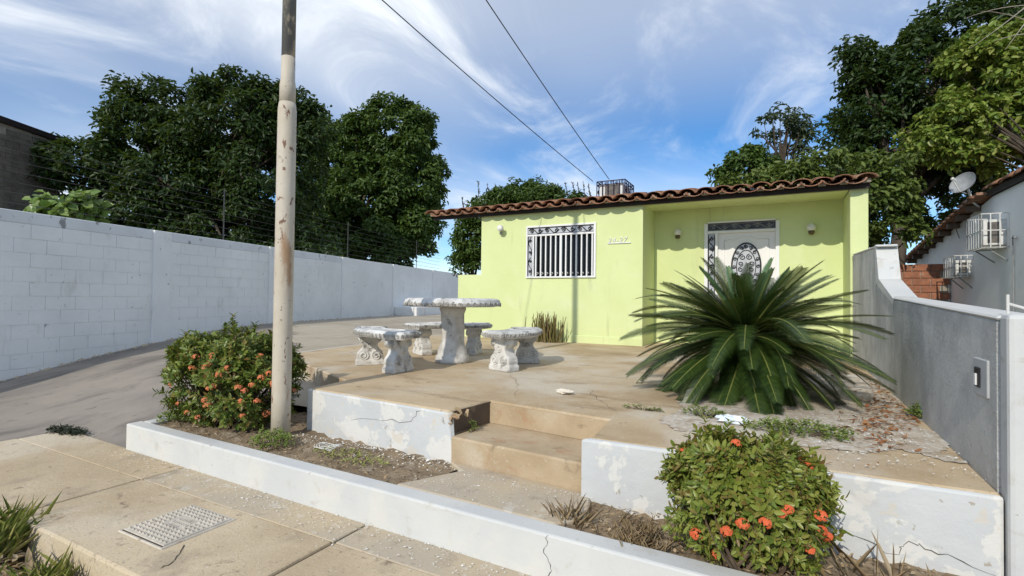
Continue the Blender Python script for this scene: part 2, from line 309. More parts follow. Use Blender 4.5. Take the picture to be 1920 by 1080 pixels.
# terrace
WL1, WL2 = onz(548, 663), onz(650, 649.5)
dirw = unit((WL2-WL1)[None])[0]; WL3 = WL2+dirw*9
TP = [(-3.65, ret_y(-3.65)), (-2.09, 3.035), (-2.03, 3.50), (-1.02, 3.38), (-.98, 2.872), (.85, 2.93), (1.02, 8.95), (1.02, 14), (-6, 14), (WL3[0], WL3[1]), (WL1[0], WL1[1]), (-5.3, 4.35), (-3.72, 3.62)]
ter = obj('terrace', MB().prism(TP, -.95, 0), 'terrace_concrete', bevel=.012); tag(ter, kind='structure')
mb = MB(); a = np.array([*WL1[:2]]); d = dirw[:2]; n2 = np.array([-d[1], d[0]])
mb.prism([a+n2*.0, a+d*3.2, a+d*3.2+n2*.025, a+n2*.03], .001, .005); obj('joint_line', mb, 'chip_white', ter)
def crack(pts, wd, parent, z=.004, name='crack', mt='joint_dark', jag=.02, sub=5, plane=None):
    P = []
    for i in range(len(pts)-1):
        for k in range(sub):
            t = k/sub; p = np.array(pts[i], float)*(1-t)+np.array(pts[i+1], float)*t; P.append(p+rng.normal(size=len(p))*jag*(0 if (i == 0 and k == 0) else 1))
    P.append(np.array(pts[-1], float)); mb = MB(); L, R = [], []
    for i, p in enumerate(P):
        dd = P[min(i+1, len(P)-1)]-P[max(i-1, 0)]; dd = dd/np.linalg.norm(dd); nn = np.array([-dd[1], dd[0]]); ww = wd*.55*(.3+.9*rng.random())*(.3 if i in (0, len(P)-1) else 1)
        L.append(p+nn*ww/2); R.append(p-nn*ww/2)
    f3 = plane or (lambda q: (q[0], q[1], z))
    k = len(P); mb.add([f3(q) for q in L]+[f3(q) for q in R], [(i, i+1, k+i+1, k+i) for i in range(k-1)])
    return obj(name, mb, mt, parent)
crack([onz(968, 748)[:2], onz(970, 722)[:2], onz(962, 700)[:2]], .006, ter)
crack([onz(1160, 775)[:2], onz(1120, 748)[:2], onz(1100, 730)[:2]], .006, ter)
crack([onz(1060, 690)[:2], onz(1200, 668)[:2], onz(1330, 700)[:2]], .004, ter)
# steps
stp = thing('steps', None, None, (-1.55, 3.2, -.34)); stp['kind'] = 'structure'
obj('tread', MB().prism([(-2.06, 3.0), (-1.0, 2.905), (-1.03, 3.375), (-2.02, 3.495)], -.9, -.17), 'step_concrete', stp, bevel=.012)
obj('riser_face', MB().prism([(-2.024, 3.488), (-1.026, 3.37), (-1.026, 3.38), (-2.024, 3.498)], -.17, -.016), 'step_concrete', stp)
mat('shade_brown', (.115, .085, .06), (.07, .052, .04), 4, .9, .4, 40, layers=(((.25, .18, .115), 6, .56, .68, .6),))  # dark brown standing in for shade on the step notch's left side
obj('shade_panel', MB().prism([(-2.083, 3.06), (-2.072, 3.06), (-2.02, 3.497), (-2.03, 3.497)], -.165, -.006), 'shade_brown', stp)  # thin added panel, its colour deepens the shade on this face
landing = MB().prism([(-2.10, curb_y(-2.1)+.13), (-1.02, curb_y(-1)+.13), (-.90, 2.60), (-.97, 2.86), (-1.0, 2.90), (-2.06, 2.995), (-1.88, 2.87), (-2.02, 2.6)], -.9, ZP)
tag(obj('landing', landing, 'strip_concrete', bevel=.01), kind='structure')
# planters' soil (bumpy sheets)
def sheet(name, poly, z, mt, amp=.02, step=.07, kind='structure', parent=None, wob_=0.):
    P = np.array(poly); x0, y0 = P.min(0); x1, y1 = P.max(0); mb = MB(); ids = {}
    def inside(x, y):
        c = False; n = len(poly)
        for i in range(n):
            xa, ya = poly[i]; xb, yb = poly[i-1]
            if (ya > y) != (yb > y) and x < (xb-xa)*(y-ya)/(yb-ya)+xa: c = not c
        return c
    X = np.arange(x0, x1+step, step); Y = np.arange(y0, y1+step, step)
    for i in range(len(X)-1):
        for j in range(len(Y)-1):
            if inside((X[i]+X[i+1])/2+wob_*math.sin(Y[j]*9+1), (Y[j]+Y[j+1])/2+wob_*math.sin(X[i]*8)+wob_*.6*math.sin(X[i]*19)):
                f = []
                for a, b in ((i, j), (i+1, j), (i+1, j+1), (i, j+1)):
                    if (a, b) not in ids:
                        ids[a, b] = len(mb.v); jx, jy = rng.uniform(-.3, .3, 2)*step
                        mb.v.append((X[a]+jx, Y[b]+jy, z+rng.uniform(0, amp)))
                    f.append(ids[a, b])
                mb.f.append(tuple(f))
    return tag(obj(name, mb, mt, parent, smooth=True), kind=kind)
sheet('planter_soil', [(-5.06, curb_y(-5)+.1), (-1.95, curb_y(-2)+.1), (-1.95, 3.1), (-3.55, 3.2), (-3.66, 3.6), (-5.15, 3.7)], ZP-.05, 'soil', .045)
sheet('planter_soil', [(-1.08, curb_y(-1)+.1), (1.6, curb_y(1)+.1), (1.6, 2.98), (-1.0, 2.98)], ZP-.06, 'soil', .05)
sheet('planting_bed', [(-.62, 3.42), (-.2, 3.3), (.3, 3.36), (.86, 3.40), (.92, 6.6), (.55, 7.2), (.1, 6.2), (-.25, 5.3), (-.5, 4.6), (-.72, 4.0)], .002, 'bed_gravel', .005, wob_=.07, step=.035)
# sidewalk slabs (a piece each)
sw = thing('sidewalk', None, None, (-2, 1.8, ZS)); sw['kind'] = 'structure'
mb = MB().box((-6.35, 1.38, -.95), (6, 2.38, ZS-.03)); obj('bedding', mb, 'joint_dark', sw)
XE = [-6.35, -4.19, -2.21, -.2, 1.8, 3.8, 5.9]
for i in range(len(XE)-1):
    g = .009
    obj('slab', MB().box((XE[i]+g, 1.36, -.95), (XE[i+1]-g, 2.08, ZS+rng.uniform(-.003, .003))), 'sidewalk_concrete', sw, bevel=.014, segs=2)
    obj('slab', MB().prism([(XE[i]+g, 2.084), (XE[i+1]-g, 2.084), (XE[i+1]-g, curb_y(XE[i+1])+.02), (XE[i]+g, curb_y(XE[i])+.02)], -.75, ZS-.004), 'strip_concrete' if i else 'sidewalk_concrete', sw, bevel=.006)
crack([onz(300, 1068, ZS)[:2], onz(330, 1050, ZS)[:2], onz(345, 1022, ZS)[:2]], .012, sw, ZS+.004, jag=.005)
# ------------------------------------------------------------------ curb and retaining walls
def wallbox(x0, x1, fy, th, z0, z1): return MB().prism([(x0, fy(x0)), (x1, fy(x1)), (x1, fy(x1)+th), (x0, fy(x0)+th)], z0, z1)
cw = obj('planter_kerb', wallbox(-5.13, 6, curb_y, .13, -.9, ZP+.0), 'white_paint', bevel=.012, segs=2)
tag(cw, 'low white painted kerb running along the front of the planters', 'kerb')
obj('side_return', MB().prism([(-5.128, curb_y(-5.13)+.131), (-5.0, curb_y(-5)+.131), (-5.03, 3.55), (-5.16, 3.55)], -.9, ZP-.005), 'white_paint', cw, bevel=.012)
crack([(-1.0, ZP), (-1.02, -.42), (-.98, -.5), (-1.0, -.56)], .006, cw, plane=lambda q: (q[0], curb_y(q[0])-.002, q[1]), jag=.006)
def ret_l(x): return ret_y(x)-.02
def rw_l():
    f0, f1 = ret_l(-3.67), ret_l(-2.09)
    b = MB(); b.add([(-3.67, f0, -.9), (-1.93, f1-.03, -.9), (-2.03, 3.06, -.9), (-3.62, 3.62, -.9), (-3.73, 3.62, -.9), (-3.67, f0, -.008), (-2.10, f1, -.012), (-2.07, 3.06, -.012), (-3.62, 3.62, -.004), (-3.73, 3.62, -.006)],
          [(4, 3, 2, 1, 0), (5, 6, 7, 8, 9), (0, 1, 6, 5), (1, 2, 7, 6), (2, 3, 8, 7), (3, 4, 9, 8), (4, 0, 5, 9)]); return b
rl = obj('retaining_wall', rw_l(), 'peeling_paint', bevel=.012, segs=2)
tag(rl, 'white retaining wall with flaking paint left of the steps', 'wall')
crack([(-2.35, -.02), (-2.45, -.1), (-2.75, -.15), (-3.1, -.2)], .006, rl, plane=lambda q: (q[0], ret_l(q[0])-.003, q[1]), jag=.012)
mb = MB(); r = np.random.default_rng(3)
for k in range(16):
    c = np.array([-2.09+r.normal()*.035, 3.03+abs(r.normal())*.05, -.01-abs(r.normal())*.05]); q = .02+.025*r.random(); v = [c+unit(r.normal(size=(1, 3)))[0]*q for _ in range(5)]; mb.add(v, [(0, 1, 2), (0, 2, 3), (0, 3, 1), (1, 2, 4), (2, 3, 4), (3, 1, 4)])
obj('broken_edge', mb, 'step_concrete', rl)['kind'] = 'stuff'
def ret_r(x): return ret_y(x)-.025
rr = obj('retaining_wall', MB().prism([(-1.03, ret_r(-1.03)), (.851, ret_r(.851)), (.851, 2.928), (-.99, 2.90)], -.9, -.004), 'peeling_paint', bevel=.015, segs=2)
tag(rr, 'white cracked retaining wall behind the flowering bush right of the steps', 'wall')
crack([(.28, -.27), (.48, -.32), (.52, -.27), (.62, -.29), (.82, -.34)], .007, rr, plane=lambda q: (q[0], ret_r(q[0])-.003, q[1]), jag=.008)
# ------------------------------------------------------------------ right boundary wall
def xr(y): return .855+.017*(y-2.95)
rw = thing('boundary_wall', 'gray rendered boundary wall with white top stepping up to the green house', 'wall', (xr(5), 5, 0))
def seg(name, y0, y1, z0, z1, mt, th=.17, in_=0., parent=rw, bev=.012, zb=-.9): return obj(name, MB().prism([(xr(y0)+in_, y0), (xr(y0)+th, y0), (xr(y1)+th, y1), (xr(y1)+in_, y1)], zb, [z0, z0, z1, z1]), mt, parent, bevel=bev)
seg('wall_section', 2.99, 5.55, .745, .845, 'gray_render'); seg('wall_section', 5.556, 6.55, .86, 1.02, 'gray_render'); seg('wall_section', 6.556, 8.9, 1.40, 1.50, 'gray_render')
seg('coping', 2.99, 5.55, .775, .875, 'white_paint', .175, -.006, bev=.015, zb=.70) if False else None
def cap(y0, y1, z0, z1, th=.03):
    return obj('coping', MB().prism([(xr(y0)-.006, y0), (xr(y0)+.18, y0), (xr(y1)+.18, y1), (xr(y1)-.006, y1)], [z0, z0, z1, z1], [z0+th*.6, z0+th*.6, z1+th*.6, z1+th*.6]), 'white_paint', rw, bevel=.01)
cap(2.98, 5.55, .746, .846); cap(6.50, 8.88, 1.40, 1.50)
obj('stepped_end', MB().add([(xr(5.5)-.004, 5.50, .84), (xr(5.5)+.18, 5.50, .84), (xr(6.5)+.18, 6.40, 1.06), (xr(6.5)-.004, 6.40, 1.06), (xr(5.5)-.004, 5.55, .80), (xr(5.5)+.18, 5.55, .80), (xr(6.5)+.18, 6.5, 1.0), (xr(6.5)-.004, 6.5, 1.0)],
    [(0, 1, 2, 3), (4, 7, 6, 5), (0, 4, 5, 1), (1, 5, 6, 2), (2, 6, 7, 3), (3, 7, 4, 0)]), 'white_paint', rw)
obj('stepped_end', MB().add([(xr(6.5)-.005, 6.38, 1.04), (xr(6.5)+.182, 6.38, 1.04), (xr(6.6)+.182, 6.58, 1.43), (xr(6.6)-.005, 6.58, 1.43), (xr(6.5)-.005, 6.56, 1.0), (xr(6.5)+.182, 6.56, 1.0), (xr(6.6)+.182, 6.66, 1.43), (xr(6.6)-.005, 6.66, 1.43)],
    [(0, 1, 2, 3), (4, 7, 6, 5), (0, 4, 5, 1), (1, 5, 6, 2), (2, 6, 7, 3), (3, 7, 4, 0)]), 'white_paint', rw)
fw = obj('front_wall', MB().prism([(.852, 2.86), (4.5, 2.95), (4.5, 3.12), (.86, 2.985)], -.9, .775), 'white_paint', bevel=.02, segs=2)
tag(fw, 'white front wall at the right edge of the picture, joined to gray wall', 'wall')
mbx = thing('meter_box', 'flush electric box with black socket set in the gray wall', 'electric box', onx(1842, 705, xr(3.3)))
yb = [onx(px, py, xr(3.3)) for px, py in ((1830, 668), (1857, 678), (1855, 748), (1829, 735))]
y0, y1 = yb[1][1], yb[0][1]; zt, zb_ = .55, .33
zt = (yb[0][2]+yb[1][2])/2; zb_ = (yb[2][2]+yb[3][2])/2; X = xr(3.3)
obj('cover_plate', MB().box((X-.012, y0, zb_), (X+.03, y1, zt)), 'meter_plate', mbx, bevel=.004)
ym = (y0+y1)/2; zm = (zt+zb_)/2
obj('socket', MB().box((X-.02, ym-.012, zm-.05), (X-.0, ym+.055, zm+.045)), 'iron_black', mbx, bevel=.004)
obj('tag_plate', MB().box((X-.026, ym+.012, zm-.04), (X-.019, ym+.034, zm+.015)), 'white_trim', mbx)
# ------------------------------------------------------------------ left boundary wall of painted blocks
WP0 = np.array([-13.91, 13.27, 0.]); WD = np.array([-.24, .97, 0.]); WD /= np.linalg.norm(WD); WN = np.array([WD[1], -WD[0], 0.])   # WN points to the lot
def wall_s(px, py): p = onpl(px, py, WP0, WN); return float(np.dot(p-WP0, WD)), p[2]
def W3(s, off, z): p = WP0+WD*s+WN*off; return (p[0], p[1], z)
S0, S1 = -16., wall_s(850, 513)[0]; ZW = 2.20
lw = thing('boundary_wall', 'long white painted block wall along the driveway at left', 'wall', W3(-5, 0, 0))
def wbox(s0, s1, o0, o1, z0, z1): return MB().add([W3(s0, o0, z0), W3(s1, o0, z0), W3(s1, o1, z0), W3(s0, o1, z0), W3(s0, o0, z1), W3(s1, o0, z1), W3(s1, o1, z1), W3(s0, o1, z1)], [(0, 1, 2, 3), (7, 6, 5, 4), (4, 5, 1, 0), (5, 6, 2, 1), (6, 7, 3, 2), (7, 4, 0, 3)])
PIL = [wall_s(px, 520)[0] for px in (285, 503, 640, 736, 811)]
obj('backing', wbox(S0, PIL[2], -.2, -.008, -1.1, ZW), 'wall_paint', lw)
obj('rendered_panel', wbox(PIL[2]-.01, S1+3, -.2, 0., -1.1, ZW), 'wall_paint', lw, bevel=.01)
obj('top_course', wbox(S0, PIL[2]-.02, -.205, .004, ZW-.20, ZW+.012), 'wall_paint_top', lw, bevel=.012)
HB, LB = .25, .5; bm0 = None; nb = 0
me = None
edges = [(S0, PIL[0]), (PIL[0]+.45, PIL[1]), (PIL[1]+.45, PIL[2])]
ang = math.atan2(WD[1], WD[0])
def block_mesh(L):
    b = MB().box((.004, -.012, .0035), (L-.004, .001, HB-.0035)); me = bpy.data.meshes.new('block'); me.from_pydata(b.v, [], b.f); me.materials.append(MATS['wall_paint']); return me
full, half = block_mesh(LB), block_mesh(LB/2)
NPIECE = 0
for e0, e1 in edges:
    for r in range(13):
        z0 = ZW-.205-HB*(r+1); s = max(e0, -11.4)+(0 if r % 2 else -LB/2)
        while s < e1-.03:
            a, b = max(s, e0), min(s+LB, e1)
            pm = W3((a+b)/2, 0, 0)
            if b-a > .06 and z0+HB > zdrive(pm[0], pm[1])-.02:
                o = bpy.data.objects.new('block', full); COL.objects.link(o); o.parent = lw
                p = np.array(W3(a, rng.uniform(-.002, .003), z0))-worg(lw); o.location = p
                o.rotation_euler = (0, 0, ang); o.scale = ((b-a)/LB, -1, 1); NPIECE += 1
            s += LB
for s in PIL: obj('pilaster', wbox(s, s+.43, -.19, .045, -1.1, ZW+.008), 'wall_paint', lw, bevel=.012)
mb = MB()
for k in range(260):   # crumbled render along the foot of the wall
    s = rng.uniform(-11, 2); p = W3(s, rng.uniform(.0, .12), 0); z = zdrive(p[0], p[1]); r = rng.uniform(.015, .05)
    mb.add([(p[0]-r, p[1], z), (p[0], p[1]-r, z), (p[0]+r, p[1], z), (p[0], p[1]+r, z), (p[0], p[1], z+r*.8)], [(0, 1, 4), (1, 2, 4), (2, 3, 4), (3, 0, 4)])
obj('crumbled_render', mb, 'strip_concrete', lw)['kind'] = 'stuff'
ld = obj('concrete_ledge', MB().prism([W3(4.0, .05, 0)[:2], W3(4.0, 1.1, 0)[:2], W3(9, 1.1, 0)[:2], W3(9, .05, 0)[:2]][::-1], -.1, .36), 'wall_paint', bevel=.02)
tag(ld, 'low gray concrete ledge at the far end of the left wall', 'ledge')
# wire fence on the wall
wf = thing('wire_fence', 'thin dark wire fence strung on posts above the left wall', 'fence', W3(-5, -.1, ZW))
posts = [wall_s(px, 440)[0] for px in (425, 657, 785)]
for s in posts: obj('fence_post', MB().tube([W3(s, -.1, ZW-.1), W3(s, -.1, ZW+1.35)], .016, 6), 'dark_metal', wf)
for k in range(7):
    pts = []
    for s in np.linspace(posts[0]-7, posts[-1]+3, 30):
        near = min(abs(s-q) for q in posts); pts.append(W3(s, -.1, ZW+.16+k*.18-.012*min(near, 1.5)))
    obj('fence_wire', MB().tube(pts, .0045, 4), 'dark_metal', wf)
# ------------------------------------------------------------------ green house
YF, YP = 8.91, 9.845
XC = float(ony(1205, 500, YF)[0]); XL = -5.42
XC1, XC2 = .927, 1.15
house = thing('green_house', 'lime green single storey house with clay tile eave and white door', 'house', (-2, YF, 0))
HT = 2.50
XR0, XR1, YE, RS = -6.60, 1.17, 8.71, .19
ZE = 2.535
def zroof(y): return ZE+RS*(y-YE)
# facade with a window opening
wx0, wx1 = float(ony(989, 470, YF)[0]), float(ony(1115, 470, YF)[0]); wz0, wz1 = 1.235, 2.185
def wallpiece(x0, x1, z0, z1, y0=YF, th=.2): return MB().box((x0, y0, z0), (x1, y0+th, z1))
mb = MB(); X_, Z_ = [XL, wx0, wx1, XC], [-.2, wz0, wz1, HT]
for i in range(3):
    for j in range(3):
        if (i, j) != (1, 1): mb.box((X_[i], YF, Z_[j]), (X_[i+1], YF+.2, Z_[j+1]))
obj('facade_wall', mb, 'lime_paint', house)
obj('plinth', MB().box((XL+1.9, YF-.03, -.2), (XC+.012, YF-.002, .14)), 'lime_paint', house, bevel=.012)
obj('return_wall', MB().box((XC-.2, YF+.201, -.2), (XC-.0, YP, HT)), 'lime_paint', house)
dx0, dx1, dzt = float(ony(1324, 440, YP)[0]), float(ony(1458, 440, YP)[0]), 2.215
mb = MB(); mb.box((XC-.2, YP+.002, -.2), (dx0, YP+.2, HT+.12)); mb.box((dx1, YP+.002, -.2), (XC2, YP+.2, HT+.12)); mb.box((dx0, YP+.002, dzt), (dx1, YP+.2, HT+.12)); obj('porch_wall', mb, 'lime_paint', house)
obj('porch_side_wall', MB().box((XC1, YF, -.2), (XC2, YP, HT-.02)), 'lime_paint', house, bevel=.006)
obj('side_wall', MB().prism([(XL, YF+.201), (XL+.2, YF+.201), (XL+.2, 14), (XL, 14)], -.2, [zroof(YF+.201)-.09, zroof(YF+.201)-.09, zroof(14)-.09, zroof(14)-.09]), 'lime_paint', house)
obj('side_wall', MB().prism([(XC2-.2, YP+.201), (XC2, YP+.201), (XC2, 14), (XC2-.2, 14)], -.2, [zroof(YP+.201)-.09, zroof(YP+.201)-.09, zroof(14)-.09, zroof(14)-.09]), 'lime_paint', house)
obj('low_wall', MB().box((-6.0, YF+.02, -.2), (XL-.002, YF+.2, 1.285)), 'lime_paint', house, bevel=.008)
obj('ceiling', MB().box((XC-.2, YF+.2, HT+.0), (XC1, YP, HT+.04)), 'lime_paint', house)
# roof
roof = obj('roof', MB().add([(XR0, YE+.19, zroof(YE+.19)-.02), (XR1, YE+.19, zroof(YE+.19)-.02), (XR1, 14.2, zroof(14.2)-.02), (XR0, 14.2, zroof(14.2)-.02), (XR0, YE+.19, zroof(YE+.19)-.06), (XR1, YE+.19, zroof(YE+.19)-.06), (XR1, 14.2, zroof(14.2)-.07), (XR0, 14.2, zroof(14.2)-.07)],
     [(0, 1, 2, 3), (7, 6, 5, 4), (0, 4, 5, 1), (1, 5, 6, 2), (2, 6, 7, 3), (3, 7, 4, 0)]), 'roof_clay', house)
obj('fascia', MB().box((XR0+.05, YE+.10, ZE-.072), (XR1-.02, YE+.145, ZE+.01)), 'fascia_dark', house)
mb = MB()
for x in np.arange(XR0+.4, XR1, .75): obj('rafter', MB().box((x-.04, YE+.146, ZE-.065), (x+.04, YF-.01, ZE-.03)), 'fascia_dark', house)
def tile_mesh(up, var):
    n = 8; L = .46; vs = []
    for t, (r, y) in enumerate(((.098, 0), (.082, L))):
        for lay in (0, .014):
            for j in range(n+1):
                a = PI*j/n; rr = r-lay; z = rr*math.sin(a)*.85
                vs.append((rr*math.cos(a), y, z if up else -z))
    k = n+1; fs = []
    for j in range(n):
        fs += [(j, j+1, 2*k+j+1, 2*k+j), (k+j, 3*k+j, 3*k+j+1, k+j+1), (j, k+j, k+j+1, j+1), (2*k+j, 2*k+j+1, 3*k+j+1, 3*k+j)]
    fs += [(0, 2*k, 3*k, k), (n, k+n, 3*k+n, 2*k+n)]
    me = bpy.data.meshes.new('roof_tile'); me.from_pydata(vs, [], fs); me.materials.append(MATS['roof_clay']); me.polygons.foreach_set('use_smooth', [True]*len(me.polygons)); me.update(); return me
tu, td = tile_mesh(True, 0), tile_mesh(False, 0); NT = 28; pitch = (XR1-XR0-.12)/NT
slope = math.atan(RS)
for row in range(5):
    for i in range(NT+1):
        y = YE-.06+row*.37; x = XR0+.06+i*pitch
        for mesh, dx, dz in ((tu, 0, .045), (td, pitch/2, .062)):
            if mesh is td and i == NT: continue
            o = bpy.data.objects.new('roof_tile', mesh); COL.objects.link(o); o.parent = roof
            o.location = np.array((x+dx+rng.uniform(-.012, .012), y+rng.uniform(-.025, .025), zroof(y)+dz+rng.uniform(-.006, .006)))-worg(roof)
            o.rotation_euler = (slope+.02+rng.uniform(-.02, .02), rng.uniform(-.05, .05), rng.uniform(-.03, .03))
            s = (pitch*.56)/.098*.56/.56; o.scale = (pitch/2/.098*1.06, 1, .95)
mb = MB()
for i in range(NT+1): 
    x = XR0+.06+i*pitch; mb.box((x-.05, YE+.02, ZE+.0), (x+.05, YE+.09, ZE+.05))
obj('mortar_plug', mb, 'mortar', roof)['kind'] = 'stuff'
# window
win = obj('window', MB().box((wx0+.01, YF+.12, wz0+.01), (wx1-.01, YF+.14, wz1-.01)), 'window_dark', house)
fr = .035
mb = MB().box((wx0-.02, YF-.035, wz0-.03), (wx1+.03, YF+.05, wz0+.0)).box((wx0-.02, YF-.03, wz1), (wx1+.03, YF+.05, wz1+.035)).box((wx0-.02, YF-.03, wz0), (wx0+.012, YF+.05, wz1)).box((wx1-.012, YF-.03, wz0), (wx1+.03, YF+.05, wz1))
zg = wz1-.135; xg = wx0+.115
mb.box((wx0+.012, YF-.028, zg-.035), (wx1-.012, YF+.05, zg)).box((xg, YF-.027, wz0), (xg+.035, YF+.05, zg-.035))
obj('window_frame', mb, 'white_trim', win, bevel=.004)
nb_ = 12
for i in range(nb_):
    x = xg+.075+(wx1-.05-xg-.05)*i/(nb_-1)*.985; wd = .0125 if i != 5 else .022
    obj('window_bar', MB().box((x-wd, YF-.02, wz0), (x+wd, YF+.015, zg-.035)), 'white_trim', win)
mb = MB()
for i in range(nb_): x = xg+.1+(wx1-.05-xg-.05)*i/(nb_-1)*.97; mb.tube(spiral((x, YF-.015, wz0+.05), .03, .012, .9, 0), .006, 4)
obj('scroll_row', mb, 'metal_white', win)
obj('grille_panel', MB().box((wx0+.012, YF+.0, zg), (wx1-.012, YF+.02, wz1)), 'grille_back', win)
obj('grille_panel', MB().box((wx0+.012, YF+.0, wz0), (xg, YF+.02, zg-.035)), 'grille_back', win)
def scroll_band(p0, p1, h, yy, vertical=False, r=.006):
    mb = MB(); L = p1-p0; k = max(2, int(L/.28)); out = []
    def add(pts): mb.tube(pts, r, 4)
    for i in range(k):
        a = p0+L*(i+.5)/k; q = L/k*.5
        for sgn in (-1, 1):
            c = (a+sgn*q*.45, yy, 0); flip = 1 if (i+(sgn > 0)) % 2 else -1
            pts = spiral((0, 0, 0), h*.30, h*.06, 1.4, PI/2*flip, n=14)
            pts = [np.array((a+sgn*q*.55+p[0], yy, p[2]*flip+0)) for p in pts]; add(pts)
        add([np.array((a-q*.9+1.8*q*t, yy, h*.36*math.sin(t*2*PI+.3))) for t in np.linspace(0, 1, 12)])
    add([np.array((p0, yy, h*.46)), np.array((p1, yy, h*.46))]); add([np.array((p0, yy, -h*.46)), np.array((p1, yy, -h*.46))])
    return mb
hb = wz1-zg
mb = scroll_band(wx0+.02, wx1-.02, hb, 0, r=.0075); mb.v = [(v[0], YF-.012+v[1], v[2]+(zg+wz1)/2) for v in mb.v]; obj('scroll_grille', mb, 'iron_black', win)
mb = scroll_band(wz0+.01, zg-.04, .1, 0, r=.0065); mb.v = [((wx0+.012+xg)/2+v[2], YF-.012+v[1], v[0]) for v in mb.v]; obj('scroll_grille', mb, 'iron_black', win)
# door
door = obj('door', MB().box((dx0+.20, YP+.05, .0), (dx1-.03, YP+.09, 2.03)), 'door_white', house)
mb = MB().box((dx0-.03, YP-.02, 0), (dx0+.03, YP+.1, dzt)).box((dx1-.03, YP-.02, 0), (dx1+.03, YP+.1, dzt)).box((dx0+.03, YP-.018, dzt), (dx1-.03, YP+.1, dzt+.03)).box((dx0+.03, YP-.015, 2.03), (dx1-.03, YP+.1, 2.075)).box((dx0+.155, YP-.012, 0), (dx0+.20, YP+.1, 2.03))
obj('door_frame', mb, 'white_trim', door, bevel=.004)
obj('transom_panel', MB().box((dx0+.03, YP+.03, 2.075), (dx1-.03, YP+.05, dzt)), 'grille_back_dark', door)
obj('side_light', MB().box((dx0+.03, YP+.03, 0), (dx0+.155, YP+.05, 2.03)), 'grille_back', door)
mb = scroll_band(dx0+.04, dx1-.04, .12, 0, r=.006); mb.v = [(v[0], YP+.02+v[1], v[2]+2.143) for v in mb.v]; obj('scroll_grille', mb, 'metal_gray', door)
mb = scroll_band(.1, 2.0, .115, 0, r=.007); mb.v = [(dx0+.092+v[2], YP+.02+v[1], v[0]) for v in mb.v]; obj('scroll_grille', mb, 'iron_black', door)
dc = (dx0+.20+dx1-.03)/2; oz, oh, ow = 1.42, .42, .235
th_ = np.linspace(0, 2*PI, 41)
mb = MB().add([(dc+ow*math.cos(t), YP+.046, oz+oh*math.sin(t)) for t in th_[:-1]], [tuple(range(40))]); obj('oval_light', mb, 'grille_back', door)
mb = MB().tube([(dc+ow*math.cos(t), YP+.04, oz+oh*math.sin(t)) for t in th_], .013, 6, False).tube([(dc+ow*.66*math.cos(t), YP+.04, oz+oh*.70*math.sin(t)) for t in th_], .007, 5, False)
for k in range(16):
    t = 2*PI*k/16; c = (dc+ow*.83*math.cos(t), YP+.038, oz+oh*.85*math.sin(t)); mb.tube(spiral(c, .036, .008, 1.5, t+(k % 2)*PI, n=12), .006, 4)
for sx in (-1, 1):
    for sz in (-1, 1):
        mb.tube(spiral((dc+sx*.055, YP+.038, oz+sz*.17), .055, .012, 1.4, PI/2*sz, n=14), .007, 4); mb.tube(spiral((dc+sx*.09, YP+.038, oz+sz*.05), .045, .012, 1.3, -PI/2*sz, n=14), .007, 4)
obj('oval_scrolls', mb, 'iron_black', door)
mb = MB(); xa, xb = dc-.36, dc+.36; pts = [(xa, 1.90), (dc-.2, 1.90)]+[(dc-.2+.4*t, 1.90+.055*math.sin(PI*t)) for t in np.linspace(.1, .9, 9)]+[(dc+.2, 1.90), (xb, 1.90)]
mb.tube([(p[0], YP+.05, p[1]) for p in pts], .011, 6); mb.tube([(xa, YP+.05, 1.90), (xa, YP+.05, .95)], .009, 5); mb.tube([(xb, YP+.05, 1.90), (xb, YP+.05, .95)], .009, 5); mb.tube([(xa, YP+.05, .92), (xb, YP+.05, .92)], .009, 5); mb.tube([(xa, YP+.05, .15), (xb, YP+.05, .15)], .009, 5)
obj('panel_moulding', mb, 'door_white', door, smooth=True)
obj('door_handle', MB().tube([(dx1-.1, YP+.05, 1.0), (dx1-.1, YP-.0, 1.0), (dx1-.2, YP-.0, 1.0)], .011, 6), 'metal_gray', door)
obj('threshold', MB().box((dx0-.1, YP-.28, -.05), (dx1+.1, YP+.0, .10)), 'terrace_concrete', house, bevel=.01)
# house number
fc = bpy.data.curves.new('house_number', 'FONT'); fc.body = '24-27'; fc.size = .12; fc.extrude = .006; fc.shear = .3; fc.space_character = 1.25
fo = bpy.data.objects.new('house_number', fc); COL.objects.link(fo); fo.parent = house; pn = ony(1140, 456, YF)
fo.location = (pn[0]-worg(house)[0], -.012, pn[2]+.012); fo.rotation_euler = (PI/2, 0, 0); fc.materials.append(MATS['white_trim'])
me_n = bpy.data.meshes.new_from_object(fo); nl, npar = tuple(fo.location), tuple(fo.rotation_euler); bpy.data.objects.remove(fo)
fo = link(me_n, 'house_number', house, nl); fo.rotation_euler = npar
obj('number_bar', MB().box((pn[0], YF-.022, pn[2]-.012), (pn[0]+.42, YF-.002, pn[2]+.004)), 'white_trim', house)
